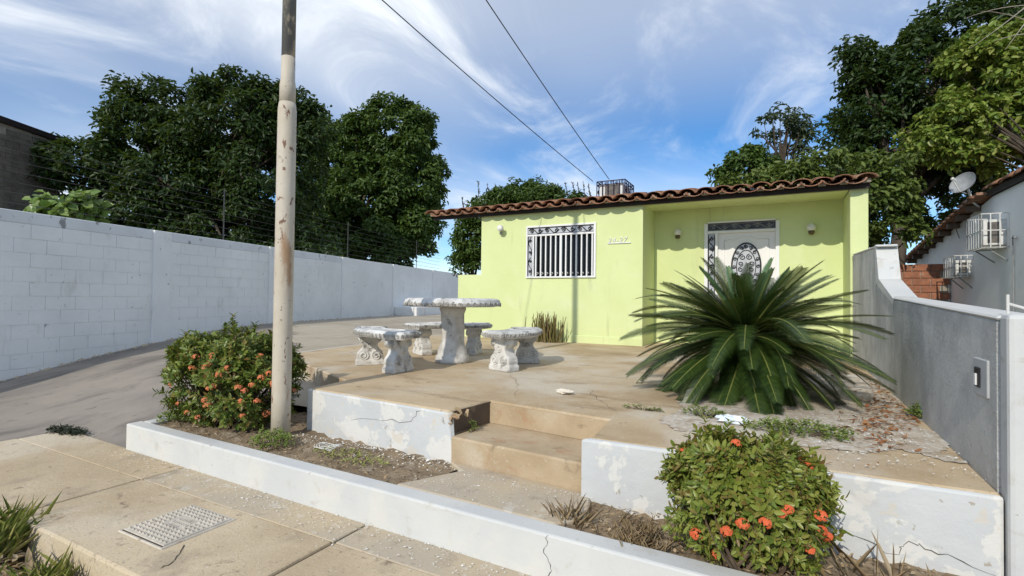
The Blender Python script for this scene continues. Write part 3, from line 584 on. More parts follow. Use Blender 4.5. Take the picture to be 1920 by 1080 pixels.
# lamps on the walls
def wall_lamp(px, py, y, label, big=1.):
    p = ony(px, py, y); t = thing('wall_lamp', label, 'lamp', p, 'round lamps on the house walls')
    obj('base_plate', MB().lathe([(.05, 0), (.05, .02)], n=14).xf(Matrix.Translation((p[0], y-.001, p[2]-.02)) @ Matrix.Rotation(PI/2, 4, 'X')), 'white_trim', t)
    c = (p[0], y-.075, p[2])
    obj('globe', MB().lathe([(.012, .075), (.045, .062), (.066, .03), (.07, 0), (.062, -.03), (.045, -.05)][::-1], c, 16), 'lamp_glass', t, smooth=True)
    obj('holder', MB().lathe([(.02, -.115), (.043, -.10), (.047, -.048)], c, 12), 'lamp_base', t, smooth=True)
    obj('bracket', MB().tube([(p[0], y-.002, p[2]-.02), (p[0], y-.05, p[2]-.085), (p[0], y-.075, p[2]-.09)], .012, 6), 'lamp_base', t)
wall_lamp(1272, 437, YP, 'round white lamp on the porch wall left of the door')
wall_lamp(1521, 428, YP, 'round white lamp on the porch wall right of the door')
p = ony(938, 430, YF); t = thing('wall_lamp', 'white floodlight on the facade left of the barred window', 'lamp', p, 'round lamps on the house walls')
obj('wall_box', MB().lathe([(.045, 0), (.045, .04)], n=12).xf(Matrix.Translation((p[0]+.03, YF-.0, p[2])) @ Matrix.Rotation(PI/2, 4, 'X')), 'metal_white', t)
obj('lamp_head', MB().lathe([(.02, 0), (.03, .05), (.062, .1), (.066, .12)], n=14).xf(Matrix.Translation((p[0]+.03, YF-.05, p[2])) @ Matrix.Rotation(PI/2, 4, 'X') @ Matrix.Rotation(.5, 4, 'Y')), 'lamp_glass', t, smooth=True)
obj('sensor', MB().lathe([(.01, -.12), (.028, -.105), (.028, -.07), (.01, -.05)], (p[0]+.04, YF-.05, p[2]), 10), 'metal_gray', t, smooth=True)
# AC unit in a cage on the roof
a0, a1 = ony(1119, 372, 9.75), ony(1172, 336, 9.75); ax0, ax1, az1 = float(a0[0]), float(a1[0]), float(a1[2]); yA = 9.75; zA = zroof(yA)-.05
ac = thing('rooftop_air_conditioner', 'white window air conditioner inside a dark ornate cage on the roof', 'air conditioner', ((ax0+ax1)/2, yA, zA))
obj('casing', MB().box((ax0+.05, yA+.03, zA), (ax1-.06, yA+.6, az1-.05)), 'metal_white', ac, bevel=.01)
obj('coil', MB().box((ax0+.16, yA+.022, zA), (ax1-.12, yA+.04, az1-.09)), 'coil_gray', ac)
mb = MB()
for x in np.linspace(ax0, ax1, 6): mb.tube([(x, yA, zA), (x, yA, az1)], .011, 5)
for yy in (yA, yA+.66):
    for z in (zA+.02, az1-.07, az1): mb.tube([(ax0, yy, z), (ax1, yy, z)], .011, 5)
for x in (ax0, ax1):
    for z in (zA+.02, az1-.07, az1): mb.tube([(x, yA, z), (x, yA+.66, z)], .011, 5)
    for yy in np.linspace(yA+.13, yA+.66, 5): mb.tube([(x, yy, zA), (x, yy, az1)], .011, 5)
    for k in range(4): mb.tube(spiral((x, yA+.1+k*.15, az1-.2-.06*(k % 2)), .05, .012, 1.4, k, (0, 1, 0), (0, 0, 1)), .008, 4)
for k in range(5): mb.tube(spiral((ax0+.08+k*(ax1-ax0-.14)/4, yA-.002, az1-.035), .028, .008, 1.3, k*PI, n=10), .006, 4)
obj('cage', mb, 'iron_violet', ac)
# ------------------------------------------------------------------ pole and cables
PB = np.array([-3.68, 2.87, -.42])
pole = thing('steel_pole', 'tall cream painted steel pole with rust, planted beside the flowering bush', 'pole', PB)
def rp(z): return .082
zj1, zj2, zj3 = 2.42, 2.62, 2.83
def lz(l): return [(r, z) for r, z in l]
obj('lower_tube', MB().lathe(lz([(.076, 0), (.076, .4), (.0755, 1.4), (.074, zj1-PB[2]-.04), (.066, zj1-PB[2]+.02)]), PB, 20), 'pole_paint', pole, smooth=True)
obj('middle_tube', MB().lathe(lz([(.064, zj1-PB[2]), (.064, zj2-PB[2]-.03), (.056, zj2-PB[2]+.02), (.055, zj3-PB[2]+.0)]), PB, 20), 'pole_paint', pole, smooth=True)
obj('upper_tube', MB().lathe(lz([(.0545, zj3-PB[2]-.002), (.054, 5.2), (.050, 6.6), (.050, 7.2)]), PB, 20), 'pole_bare', pole, smooth=True)
def cable(p_end, px, py, z, sag, label):
    E_ = np.array(p_end); Q = onz(px, py, z); A = Q+(Q-E_)*.9
    pts = []
    for t in np.linspace(0, 1, 40):
        p = A*(1-t)+E_*t; p = p-np.array([0, 0, sag*4*t*(1-t)]); pts.append(p)
    return tag(obj('overhead_cable', MB().tube(pts, .0075, 5), 'cable_black'), label, 'cable', 'cables to the roof')
cable(at(1112, 340, 11.2), 730, -6, 4.6, .12, 'left one of two dark cables running down to the house roof')
cable(at(1142, 336, 11.2), 917, -6, 4.8, .10, 'right one of two dark cables ending at the rooftop cage')
# ------------------------------------------------------------------ table and benches
TC = np.array([-3.63, 5.30, 0])
tb = thing('garden_table', 'round white cast stone table with twisted column foot', 'table', TC)
def wob(a): return 1+.012*math.sin(7*a)+.008*math.sin(3*a+1)
obj('table_top', MB().lathe([(.52, .70), (.585, .715), (.60, .745), (.585, .785), (.55, .80), (.50, .806), (.0001, .808)], TC, 40, lambda t, z: wob(t)), 'cast_stone_top', tb)
mb = MB()
for k in range(46):
    t = 2*PI*k/46; c = TC+np.array([.595*wob(t)*math.cos(t), .595*wob(t)*math.sin(t), .733]); tx = np.array([-math.sin(t), math.cos(t), 0])
    mb.tube(spiral(c, .027, .008, 1.2, k, tx, (0, 0, 1), 9), .0085, 4)
obj('carved_rim', mb, 'carved_stone', tb)['kind'] = 'stuff'
prof = [(.205, 0), (.21, .03), (.205, .085), (.185, .10), (.178, .16), (.155, .22)]+[(.135-.0*z, z) for z in np.linspace(.27, .58, 12)]+[(.145, .61), (.155, .635), (.165, .66), (.168, .702)]
def tw(t, z): return 1+(.11*math.cos(5*t+z*9) if .25 < z < .6 else 0)+(.02*math.cos(8*t) if z < .2 else 0)
obj('twisted_column', MB().lathe(prof, TC, 40, tw), 'cast_stone', tb, smooth=True)
def make_bench(label):
    t = thing('garden_bench', label, 'bench', (0, 0, 0), 'curved benches round the garden table')
    # local: table centre at origin of the arc, bench along +X at radius RB
    a = np.linspace(-.60, .60, 17); r0, r1 = .74, 1.13; RB = .94
    def outl(ri, ro, da): 
        A = a*(1-da); return [(ro*math.cos(x)-RB, ro*math.sin(x)) for x in A]+[(ri*math.cos(x)-RB, ri*math.sin(x)) for x in A[::-1]]
    def chamf(P, k):
        return P
    lv = [(.012, .02, .365), (.0, .0, .385), (.0, .0, .42), (.03, .045, .445), (.06, .09, .448), (.075, .1, .438)]
    mb = MB(); base = None; n = 34
    for inset, da, z in lv:
        P = outl(r0+inset, r1-inset, da); mb.v += [(p[0], p[1], z+.004*math.sin(9*p[1])) for p in P]
    for i in range(len(lv)-1):
        for j in range(n): mb.f.append((i*n+j, i*n+(j+1) % n, (i+1)*n+(j+1) % n, (i+1)*n+j))
    k = (len(lv)-1)*n
    for j in range(16): mb.f.append((k+j, k+j+1, k+32-j, k+33-j)); mb.f.append((j, 33-j, 32-j, j+1))
    obj('seat', mb, 'cast_stone_top', t, local=True)
    mb = MB()
    def bead(p, tx, k): mb.tube(spiral((p[0], p[1], .402), .022, .007, 1.2, k, (tx[0], tx[1], 0), (0, 0, 1), 8), .0075, 4)
    for k, x in enumerate(np.linspace(-.58, .58, 23)):
        for r in (r1+.003, r0-.003): bead((r*math.cos(x)-RB, r*math.sin(x)), (-math.sin(x), math.cos(x)), k)
    for sg in (-1, 1):
        for k, r in enumerate(np.linspace(r0+.03, r1-.03, 7)): bead((r*math.cos(sg*.604)-RB, r*math.sin(sg*.604)), (math.cos(sg*.6), math.sin(sg*.6)), k)
    obj('carved_rim', mb, 'carved_stone', t, local=True)['kind'] = 'stuff'
    for sg in (-1, 1):
        x0 = sg*.40; c = (RB*math.cos(x0)-RB, RB*math.sin(x0)); ux = np.array([math.cos(x0), math.sin(x0), 0]); uy = np.array([-math.sin(x0), math.cos(x0), 0]); C = np.array([*c, 0])
        hw = [(0, .165), (.055, .168), (.075, .15), (.11, .155), (.15, .145), (.19, .105), (.225, .082), (.255, .085), (.28, .115), (.31, .14), (.34, .138), (.368, .13)]
        mb = MB(); n = len(hw)
        for th in (-.075, .075):
            for s2 in (-1, 1):
                for z, h in hw: mb.v.append(tuple(C+ux*s2*h+uy*(th*(1.12 if z < .06 else 1))+np.array([0, 0, z])))
        f = mb.f; A_, B_, C_, D_ = 0, n, 2*n, 3*n
        for i in range(n-1):
            f += [(A_+i, A_+i+1, B_+i+1, B_+i), (C_+i, D_+i, D_+i+1, C_+i+1), (A_+i, C_+i, C_+i+1, A_+i+1), (B_+i, B_+i+1, D_+i+1, D_+i)]
        f += [(A_, B_, D_, C_), (A_+n-1, C_+n-1, D_+n-1, B_+n-1)]
        lg = obj('leg', mb, 'cast_stone', t, local=True, bevel=.012, segs=2)
        mb = MB()
        for fs in (-1, 1):
            o_ = C+uy*fs*.078
            for s2 in (-1, 1):
                mb.tube(spiral(o_+ux*s2*.072+np.array([0, 0, .115]), .058, .012, 1.7*s2, PI/2, ux, (0, 0, 1), 20), .0125, 5)
                mb.tube(spiral(o_+ux*s2*.09+np.array([0, 0, .315]), .038, .01, 1.4*s2, -PI/2, ux, (0, 0, 1), 14), .0105, 5)
            mb.tube(spiral(o_+np.array([0, 0, .25]), .045, .012, 1.5, PI, ux, (0, 0, 1), 16), .011, 5)
        obj('scrollwork', mb, 'cast_stone', lg, local=True)['kind'] = 'stuff'
    return t
b0 = make_bench('curved white bench nearest the retaining wall, left of the table')
def place(b, ang_, rad=.95):
    b.location = tuple(TC+np.array([math.cos(ang_)*rad, math.sin(ang_)*rad, 0])); b.rotation_euler = (0, 0, ang_)
b1 = copy_tree(b0); b2 = copy_tree(b0)
b1['label'] = 'curved white bench behind the table, partly hidden by its column'; b2['label'] = 'curved white bench on the right of the table, toward the cycad'
place(b0, math.radians(247), 1.0); place(b1, math.radians(128), .98); place(b2, math.radians(6), .93)
# ------------------------------------------------------------------ manhole cover
P4 = [onz(px, py, ZS) for px, py in ((237, 995), (300, 1030), (430, 978), (362, 951))]
mc = thing('meter_cover', 'rectangular cast cover with raised diamonds set in the sidewalk', 'utility cover', (-3.15, 1.77, ZS))
x0, x1, yA_, yB_ = -3.36, -2.95, 1.58, 1.965
obj('frame', MB().box((x0-.02, yA_-.02, ZS-.02), (x1+.02, yB_+.02, ZS+.008)), 'cover_cast', mc, bevel=.004)
obj('plate', MB().box((x0, yA_, ZS+.0), (x1, yB_, ZS+.014)), 'cover_cast', mc, bevel=.003)
obj('gap', MB().box((x0-.001, yA_-.008, ZS+.004), (x1+.001, yA_-.001, ZS+.010)), 'joint_dark', mc)
mb = MB()
for i in range(11):
    for j in range(13):
        cx, cy = x0+.025+i*(x1-x0-.05)/10, yA_+.02+j*(yB_-yA_-.04)/12; r = .014
        if 3 <= i <= 7 and 4.5 <= j <= 8.5: continue
        z = ZS+.014; mb.add([(cx-r, cy, z), (cx, cy-r, z), (cx+r, cy, z), (cx, cy+r, z), (cx, cy, z+.014)], [(0, 1, 4), (1, 2, 4), (2, 3, 4), (3, 0, 4)])
obj('raised_diamonds', mb, 'cover_cast', mc)['kind'] = 'stuff'
mb = MB()
for k, (y, l) in enumerate(((1.80, .12), (1.765, .14), (1.73, .08))):
    for x in np.arange(-3.15-l/2, -3.15+l/2, .022): mb.box((x, y, ZS+.0145), (x+.013, y+.016, ZS+.018))
obj('raised_marks', mb, 'cover_cast', mc)['kind'] = 'stuff'
# ------------------------------------------------------------------ neighbour house, brick wall, far building
XN = 4.2
nh = thing('neighbour_house', 'white neighbouring house with sloping clay tile verge at right', 'house', (XN, 12, -.6))
gy0, gz0 = float(onx(1716, 490, XN)[1]), float(onx(1716, 490, XN)[2]); gy1, gz1 = float(onx(1862, 368, XN)[1]), float(onx(1862, 368, XN)[2])
ynear = 3.4
obj('wall', MB().add([(XN, gy0, -1), (XN, ynear, -1), (XN, ynear, gz1+.0), (XN, gy1, gz1), (XN, gy0, gz0), (XN+5, gy0, -1), (XN+5, ynear, -1), (XN+5, ynear, gz1), (XN+5, gy1, gz1), (XN+5, gy0, gz0)],
    [(4, 3, 2, 1, 0), (5, 6, 7, 8, 9), (0, 1, 6, 5), (1, 2, 7, 6), (2, 3, 8, 7), (3, 4, 9, 8), (4, 0, 5, 9)]), 'neighbour_white', nh)
dv = np.array([0, gy1-gy0, gz1-gz0]); Lr = np.linalg.norm(dv); dv /= Lr; up_ = np.array([0, -dv[2], dv[1]]); up_ = up_ if up_[2] > 0 else -up_
def rpt(s, o, x): p = np.array([x, gy0, gz0])+dv*s+up_*o; return tuple(p)
mb = MB(); mb.add([rpt(-.5, .05, XN-.28), rpt(Lr, .05, XN-.28), rpt(Lr, .05, XN+5), rpt(-.5, .05, XN+5), rpt(-.5, .11, XN-.28), rpt(Lr, .11, XN-.28), rpt(Lr, .11, XN+5), rpt(-.5, .11, XN+5)], [(0, 1, 2, 3), (7, 6, 5, 4), (0, 4, 5, 1), (1, 5, 6, 2), (2, 6, 7, 3), (3, 7, 4, 0)])
nr = obj('roof', mb, 'roof_clay', nh)
for k in range(int(Lr/.35)+1):
    p = rpt(-.4+k*.36, .12, XN-.22); o = bpy.data.objects.new('verge_tile', tu); COL.objects.link(o); o.parent = nr; o.location = np.array(p)-worg(nr)
    o.rotation_euler = (PI+math.atan2(dv[2], -dv[1]) if False else -math.atan2(dv[2], abs(dv[1])), 0, PI if dv[1] < 0 else 0); o.scale = (1.1, .9, 1)
for k in range(9):
    s = .15+k*Lr/9.2; a = np.array(rpt(s, 0, 0)); obj('rafter_end', MB().box((XN-.25, a[1]-.07, a[2]-.10), (XN+.02, a[1]+.07, a[2]+.03)), 'cable_brown', nr)
zr = gz1+.12
obj('upper_roof', MB().box((XN-.1, ynear-.3, gz1+.02), (XN+5, gy1+.05, gz1+.13)), 'fascia_dark', nh)
for k in range(16):
    o = bpy.data.objects.new('ridge_tile', tu); COL.objects.link(o); o.parent = nh; o.location = np.array((XN-.02, gy1-.35-k*.4, gz1+.14))-worg(nh); o.scale = (1.5, 1, 1.5)
    o.rotation_euler = (rng.uniform(-.05, .05), rng.uniform(-.1, .1), rng.uniform(-.1, .1))
def cage_ac(pw, pc, pb, pt_, pbot, label, unit_):
    # near face from the wall (pixel pw) to the outer corner (pc); side face back to pixel pb
    ya = float(onx(pw, (pt_+pbot)/2, XN)[1]); xa = float(ony(pc, (pt_+pbot)/2, ya)[0]); yb2 = float(onx(pb, (pt_+pbot)/2, xa)[1]); dep = XN-xa
    zb2 = float(ony((pw+pc)/2, pt_, ya)[2]); za = float(ony((pw+pc)/2, pbot, ya)[2])
    t = thing('caged_air_conditioner', label, 'air conditioner', (XN, (ya+yb2)/2, za), 'air conditioners on the white house')
    obj('casing', MB().box((XN-dep*.85, ya+(yb2-ya)*unit_[0], za+.05), (XN+.02, ya+(yb2-ya)*unit_[1], zb2-.10)), 'metal_white', t, bevel=.012)
    obj('side_grille', MB().box((XN-dep*.7, ya+(yb2-ya)*unit_[0]-.005, za+.1), (XN-dep*.25, ya+(yb2-ya)*unit_[0]+.01, zb2-.16)), 'coil_gray', t)
    mb = MB(); r = .012
    ny = max(4, int((yb2-ya)/.14)); nx = 3
    for y in np.linspace(ya, yb2, ny+1): mb.tube([(xa, y, za), (xa, y, zb2)], r, 5)
    for x in np.linspace(xa, XN, nx+1):
        for y in (ya, yb2): mb.tube([(x, y, za), (x, y, zb2)], r, 5)
    for z in (za, (za+zb2)/2, zb2):
        mb.tube([(xa, ya, z), (xa, yb2, z)], r, 5)
        for y in (ya, yb2): mb.tube([(xa, y, z), (XN, y, z)], r, 5)
    for y in np.linspace(ya, yb2, ny+1): mb.tube([(xa, y, za), (XN, y, za)], r, 5)
    obj('cage', mb, 'metal_white', t)
    obj('support_bracket', MB().tube([(xa+.1, ya+.1, za), (XN, ya+.1, za-.28)], .015, 5).tube([(xa+.1, yb2-.1, za), (XN, yb2-.1, za-.28)], .015, 5), 'metal_gray', t)
cage_ac(1893, 1840, 1813, 400, 463, 'larger caged air conditioner below the satellite dish', (.15, .8))
cage_ac(1826, 1790, 1770, 479, 519, 'smaller caged air conditioner low on the white house', (.15, .8))
# satellite dish
pd = onx(1838, 392, XN); ds = thing('satellite_dish', 'gray satellite dish on a bent white mast on the white house', 'satellite dish', pd)
c = at(1812, 348, np.dot(pd-CO, CF)-.2); nd = unit(np.array([[-.62, -.55, .42]]))[0]
q = Vector(nd).to_track_quat('Z', 'Y').to_matrix().to_4x4(); R_ = .27
obj('reflector', MB().lathe([(R_*.02, 0), (R_*.3, .012), (R_*.6, .05), (R_*.85, .1), (R_, .14), (R_*1.01, .145), (R_*.86, .085), (R_*.6, .035), (R_*.3, 0.), (R_*.02, -.012)], n=24).xf(Matrix.Translation(c) @ q), 'metal_gray', ds, smooth=True)
feed = c+nd*.5+np.array([0, -.0, -.08])
obj('feed_arm', MB().tube([c+np.array([0, 0, -R_*.7]), c+nd*.25+np.array([0, 0, -.25]), feed], .014, 5), 'metal_white', ds)
obj('feed_horn', MB().tube([feed-nd*.02, feed-nd*.12], [.035, .03], 8), 'metal_white', ds)
obj('mast', MB().tube([c-nd*.02, c-nd*.08+np.array([0, 0, -.1]), c*.5+pd*.5+np.array([0, 0, -.12]), pd+np.array([.02, 0, 0])], .026, 7), 'metal_white', ds, smooth=True)
cp = thing('conduit_pipe', 'thin gray conduit running down the white house wall', 'pipe', onx(1899, 590, XN))
p0_, p1_ = onx(1899, 446, XN-.03), onx(1899, 606, XN-.03)
obj('pipe', MB().tube([p0_, (p0_[0], p0_[1], -.5)], .013, 6), 'metal_gray', cp)
obj('pipe_elbow', MB().tube([p0_, (p0_[0]-.02, p0_[1]-.12, p0_[2]+.02), (p0_[0]-.02, p0_[1]-.2, p0_[2]-.03)], .02, 6), 'metal_gray', cp)
vp = thing('vent_pipe', 'short white post on the corner of the gray wall', 'post', (.93, 3.0, .775))
obj('tube', MB().tube([(.90, 3.02, .76), (.90, 3.02, .86)], .006, 8), 'metal_white', vp); obj('brace', MB().tube([(.90, 3.02, .82), (1.0, 3.03, .785)], .006, 5), 'metal_white', vp)
mb = MB(); cpts = [onx(1817, 372, XN-.31), onx(1800, 402, XN-.31), onx(1789, 412, XN-.28), onx(1792, 430, XN-.1), onx(1799, 447, XN-.03)]
tag(obj('dish_cable', MB().tube(bezier(cpts[0], cpts[1], cpts[2], 8)+bezier(cpts[2], cpts[3], cpts[4], 8), .010, 5), 'cable_brown'), 'thin brown cable dangling from the dish over the tiled verge', 'cable')
# brick wall behind
ybk = 18.; bw = thing('brick_wall', 'red brick wall seen between the green house and the white house', 'wall', (4, ybk, 0))
bx0, bx1 = float(ony(1640, 520, ybk)[0])-.6, float(ony(1722, 520, ybk)[0])*0+4.15; bz1 = float(ony(1680, 495, ybk)[2])
obj('backing', MB().box((bx0, ybk+.02, -1), (bx1, ybk+.2, bz1-.02)), 'mortar', bw)
bme = None; hz, lx = .2, .42
for r in range(10):
    z = bz1-hz*(r+1); x = bx0+(0 if r % 2 else -.2)
    if z < .2: break
    while x < bx1-.2:
        if bme is None:
            bb = MB().box((0, 0, 0), (lx-.02, .05, hz-.02)); bme = bpy.data.meshes.new('brick'); bme.from_pydata(bb.v, [], bb.f); bme.materials.append(MATS['red_brick'])
        o = bpy.data.objects.new('brick', bme); COL.objects.link(o); o.parent = bw; o.location = np.array((x, ybk-.02+rng.uniform(-.006, .006), z))-worg(bw); x += lx
obj('low_course', MB().box((bx0, ybk-.3, -1), (bx1, ybk-.03, .5)), 'mortar', bw)
tag(obj('water_tank', MB().lathe([(.9, -1), (.92, .35), (.85, .55), (.5, .68), (.12, .72), (.12, .8)], at(1692, 552, 14.)*np.array([1, 1, 0]), 20), 'dark_metal', smooth=True), 'dark rounded tank top just beyond the gray wall', 'tank')
# far building at left
db = 17.; q0, q1 = at(-60, 220, db), at(112, 268, db+3)
fb = thing('block_building', 'tall unpainted block building rising behind the left wall', 'building', (q0[0], q0[1], -1))
zb0, zb1 = float(q0[2]), float(q1[2]); zb1 = zb0 = (zb0+zb1)/2
u2 = np.array([q1[0]-q0[0], q1[1]-q0[1]]); LL = np.linalg.norm(u2); u2 /= LL; n2 = np.array([-u2[1], u2[0]])
def F2(s, o): return tuple(np.array([q0[0], q0[1]])+u2*s+n2*o)
qa, qb = at(0, 236, db), at(112, 270, db+3)
def ztop(s): return float(q0[2]+(q1[2]-q0[2])*s/LL)
obj('wall', MB().prism([F2(-6, .02), F2(LL, .02), F2(LL, 6), F2(-6, 6)], -1, [ztop(0)+.5, ztop(LL), ztop(LL), ztop(0)+.5]), 'mortar', fb)
obj('roof_edge', MB().prism([F2(-6, -.12), F2(LL+.1, -.12), F2(LL+.1, 6), F2(-6, 6)], [ztop(0)+.5, ztop(LL)+.0, ztop(LL), ztop(0)+.5], [ztop(0)+.7, ztop(LL)+.2, ztop(LL)+.2, ztop(0)+.7]), 'fascia_dark', fb)
bb = MB().box((.01, -.02, .01), (.43, .0, .21)); bme2 = bpy.data.meshes.new('wall_block'); bme2.from_pydata(bb.v, [], bb.f); bme2.materials.append(MATS['building_block'])
a2 = math.atan2(u2[1], u2[0])
for r in range(40):
    z = 1.6+.22*r; s = -1.5+(.22 if r % 2 else 0)
    while s < LL-.43:
        if z+.22 < ztop(s+.4)-.02:
            o = bpy.data.objects.new('wall_block', bme2); COL.objects.link(o); o.parent = fb; p = F2(s, .015+rng.uniform(-.004, .004)); o.location = np.array((p[0], p[1], z))-worg(fb); o.rotation_euler = (0, 0, a2)
        s += .44
# ================================================================== PLANTS
def crown_pts(ells, depth, rc, per, dens, squash=.75):
    """ells: (px,py,rx,ry[,ddepth]) outlines in the photograph at a distance; returns leaf points, outward dirs"""
    P, Dv = [], []; cents = []
    for e in ells:
        dd = depth+(e[4] if len(e) > 4 else 0); c = at(e[0], e[1], dd); rx, rz = e[2]*dd/FPX, e[3]*dd/FPX; ry = (rx+rz)/2*.9
        n = max(5, int(dens*(rx*rz+rx*ry+ry*rz)/rc**2)); q = rdir(n); q = q[q[:, 2] > -.75]; n = len(q)
        rad = rng.uniform(.72, 1.0, (n, 1)); cc = c+(CR*rx*q[:, :1]+np.array([0, 0, 1.])*rz*q[:, 2:3]+CF*ry*q[:, 1:2])*rad
        cents.append((c, cc))
        k = per; r = rc*rng.uniform(.6, 1.25, (n, 1, 1)); s = rdir(n*k).reshape(n, k, 3)*rng.uniform(.45, 1., (n, k, 1)); s[:, :, 2] *= squash
        p = cc[:, None, :]+s*r; P.append(p.reshape(-1, 3)); Dv.append((unit(s)*.7+unit(q)[:, None, :]*.35).reshape(-1, 3))
    return np.concatenate(P), np.concatenate(Dv), cents
def tree(name, label, ells, depth, leaf, mt, rc=.5, per=90, dens=1.6, base=None, trunk=True, group=None, cat='tree', aspect=.42, zb=-1., branches=26, tr=.16):
    P, Dv, cents = crown_pts(ells, depth, rc, per, dens)
    c0 = np.mean([c for c, _ in cents], 0); b = np.array(base) if base is not None else np.array([c0[0], c0[1], zb])
    t = thing(name, label, cat, b, group)
    n = len(P); nrm = unit(Dv*.55+np.array([0, 0, .55])+rng.normal(size=(n, 3))*.45); d = unit(Dv*.7+rng.normal(size=(n, 3))*.7+np.array([0, 0, -.25])); d = unit(d-nrm*np.sum(d*nrm, 1, keepdims=True))
    L = leaf*rng.uniform(.6, 1.35, n); V, F = leaf_arrays(P, d, nrm, L, L*aspect); quad_mesh('crown', V, F, mt, t)
    if trunk:
        top = c0+np.array([0, 0, -.2]); mb = MB()
        mb.tube([b, b+(top-b)*.35+np.array([.1, .05, 0]), b+(top-b)*.7, top], [tr*1.3, tr, tr*.8, tr*.5], 8)
        allc = np.concatenate([cc for _, cc in cents]); pick = rng.choice(len(allc), min(branches, len(allc)), replace=False)
        for i in pick:
            s = b+(top-b)*rng.uniform(.4, .95); e = allc[i]; mid = (s+e)/2+np.array([0, 0, .25*np.linalg.norm(e-s)*.5]); mb.tube(bezier(s, mid, e, 6), [tr*.45, tr*.36, tr*.28, tr*.2, tr*.14, tr*.06], 5)
        obj('trunk', mb, 'bark', t, smooth=True)
    return t
G = 'trees behind the walls'
tree('broadleaf_tree', 'large spreading dark green tree behind the left wall', [(440, 235, 140, 95), (430, 190, 80, 42), (510, 215, 60, 55), (290, 255, 95, 80), (275, 165, 38, 42), (165, 315, 85, 50, -1), (330, 340, 150, 80), (490, 340, 110, 110), (85, 335, 45, 26, -1.5), (235, 395, 125, 50, -1), (400, 430, 150, 60), (300, 455, 120, 45), (480, 475, 110, 50), (575, 480, 60, 60), (570, 245, 38, 70), (120, 268, 24, 15, -.5), (215, 235, 22, 28)], 21., .21, 'leaf_tree_dark', .58, 150, 1.6, group=G, tr=.28, branches=50)
tree('vine_clad_tree', 'rounded tree hung with climbing vines right of the steel pole', [(735, 255, 85, 65), (645, 300, 70, 65), (765, 340, 68, 105, -.3), (690, 400, 105, 105, -.8), (600, 400, 48, 100, -1), (770, 430, 48, 70, -.5), (690, 470, 95, 60, -.8), (592, 255, 40, 40, 1), (600, 470, 60, 60)], 31., .27, 'leaf_tree_mid', .62, 150, 1.8, group=G, tr=.3)
tree('shade_tree', 'tall dark tree towering behind the green house at right', [(1735, 150, 120, 95), (1650, 205, 75, 75), (1800, 60, 85, 50), (1700, 290, 130, 75), (1595, 265, 40, 38), (1830, 220, 90, 140), (1770, 370, 100, 70), (1625, 130, 45, 25), (1890, 30, 60, 45), (1600, 100, 22, 12)], 18., .20, 'leaf_tree_dark', .50, 140, 1.6, base=(*at(1648, 450, 16.5)[:2], -1), group=G, tr=.24, branches=45)
tree('olive_green_tree', 'yellowish green tree spreading just over the tiled roof', [(1545, 325, 110, 32), (1430, 345, 75, 16, .5), (1640, 350, 70, 65, -.5), (1670, 425, 45, 45, -.5), (1490, 335, 65, 22)], 14.5, .17, 'leaf_tree_olive', .34, 95, 1.8, base=(*at(1665, 470, 14.5)[:2], -1), group=G, tr=.14)
tree('small_round_tree', 'small rounded dark tree beyond the roof, left of the airy tree', [(1395, 310, 46, 30), (1370, 330, 25, 18), (1425, 320, 26, 20)], 21., .22, 'leaf_tree_mid', .42, 90, 1.7, group=G, tr=.14)
tree('airy_tree', 'thin airy grayish tree showing sky between its branches', [(1470, 232, 42, 28), (1438, 250, 24, 16), (1505, 258, 24, 24), (1475, 285, 30, 16), (1430, 285, 20, 16)], 27., .24, 'leaf_gray', .42, 46, 1.0, group=G, tr=.16, branches=34)
tree('bright_leaf_tree', 'bright yellow green tree leaning in at the upper right corner', [(1845, 150, 65, 85), (1895, 230, 55, 85), (1790, 235, 50, 60), (1745, 265, 38, 38), (1870, 85, 50, 40), (1900, 300, 40, 40), (1820, 290, 50, 25), (1940, 120, 40, 80)], 15., .20, 'leaf_yellow', .38, 80, 1.8, base=(9.6, 16.5, -1), group=G, tr=.12, aspect=.5, branches=30)
mb = MB()
for k in range(5):
    a = at(1930, 10+rng.uniform(-10, 60), 13.); e = at(1815+rng.uniform(-20, 70), 45+rng.uniform(-25, 50), 13.); mb.tube(bezier(a, (a+e)/2+np.array([0, 0, rng.uniform(-.05, .2)]), e, 8), [.016-.0018*i for i in range(8)], 5)
tw_ = [o for o in bpy.data.objects if o.name.startswith('bright_leaf_tree')][0]; obj('bare_twigs', mb, 'mortar', tw_)
tree('roadside_shrub', 'dense green shrub showing over the low green wall', [(880, 455, 26, 62), (872, 490, 20, 30), (905, 420, 25, 22)], 13.5, .10, 'leaf_tree_mid', .20, 80, 2.4, group='shrubs behind the house', cat='shrub', tr=.06)
sh = tree('roadside_shrub', 'low rounded shrub with upright sprouts peeping over the roof tiles', [(985, 372, 75, 22), (925, 380, 45, 16), (1015, 358, 32, 20), (975, 358, 26, 16), (1070, 380, 40, 14)], 16.5, .12, 'leaf_tree_mid', .24, 80, 2.2, group='shrubs behind the house', cat='shrub', tr=.08)
for (px, py, hh) in ((898, 345, 45), (915, 352, 28), (930, 350, 26), (868, 375, 22), (1062, 350, 28), (1075, 348, 30), (1085, 350, 34), (1095, 345, 38), (1105, 352, 30), (1048, 355, 20)):
    b = at(px+4, py+hh, 16.3); e = at(px-2, py-6, 16.3); mb = MB(); mb.tube([b, (b+e)/2+rng.normal(size=3)*.02, e], [.016, .013, .008], 5)
    for k in range(14): 
        q = b+(e-b)*rng.uniform(.2, 1); dd = rdir(1)[0]; mb.tube([q, q+dd*.06+np.array([0, 0, .03])], [.016, .004], 4)
    obj('sprout', mb, 'bark', sh)
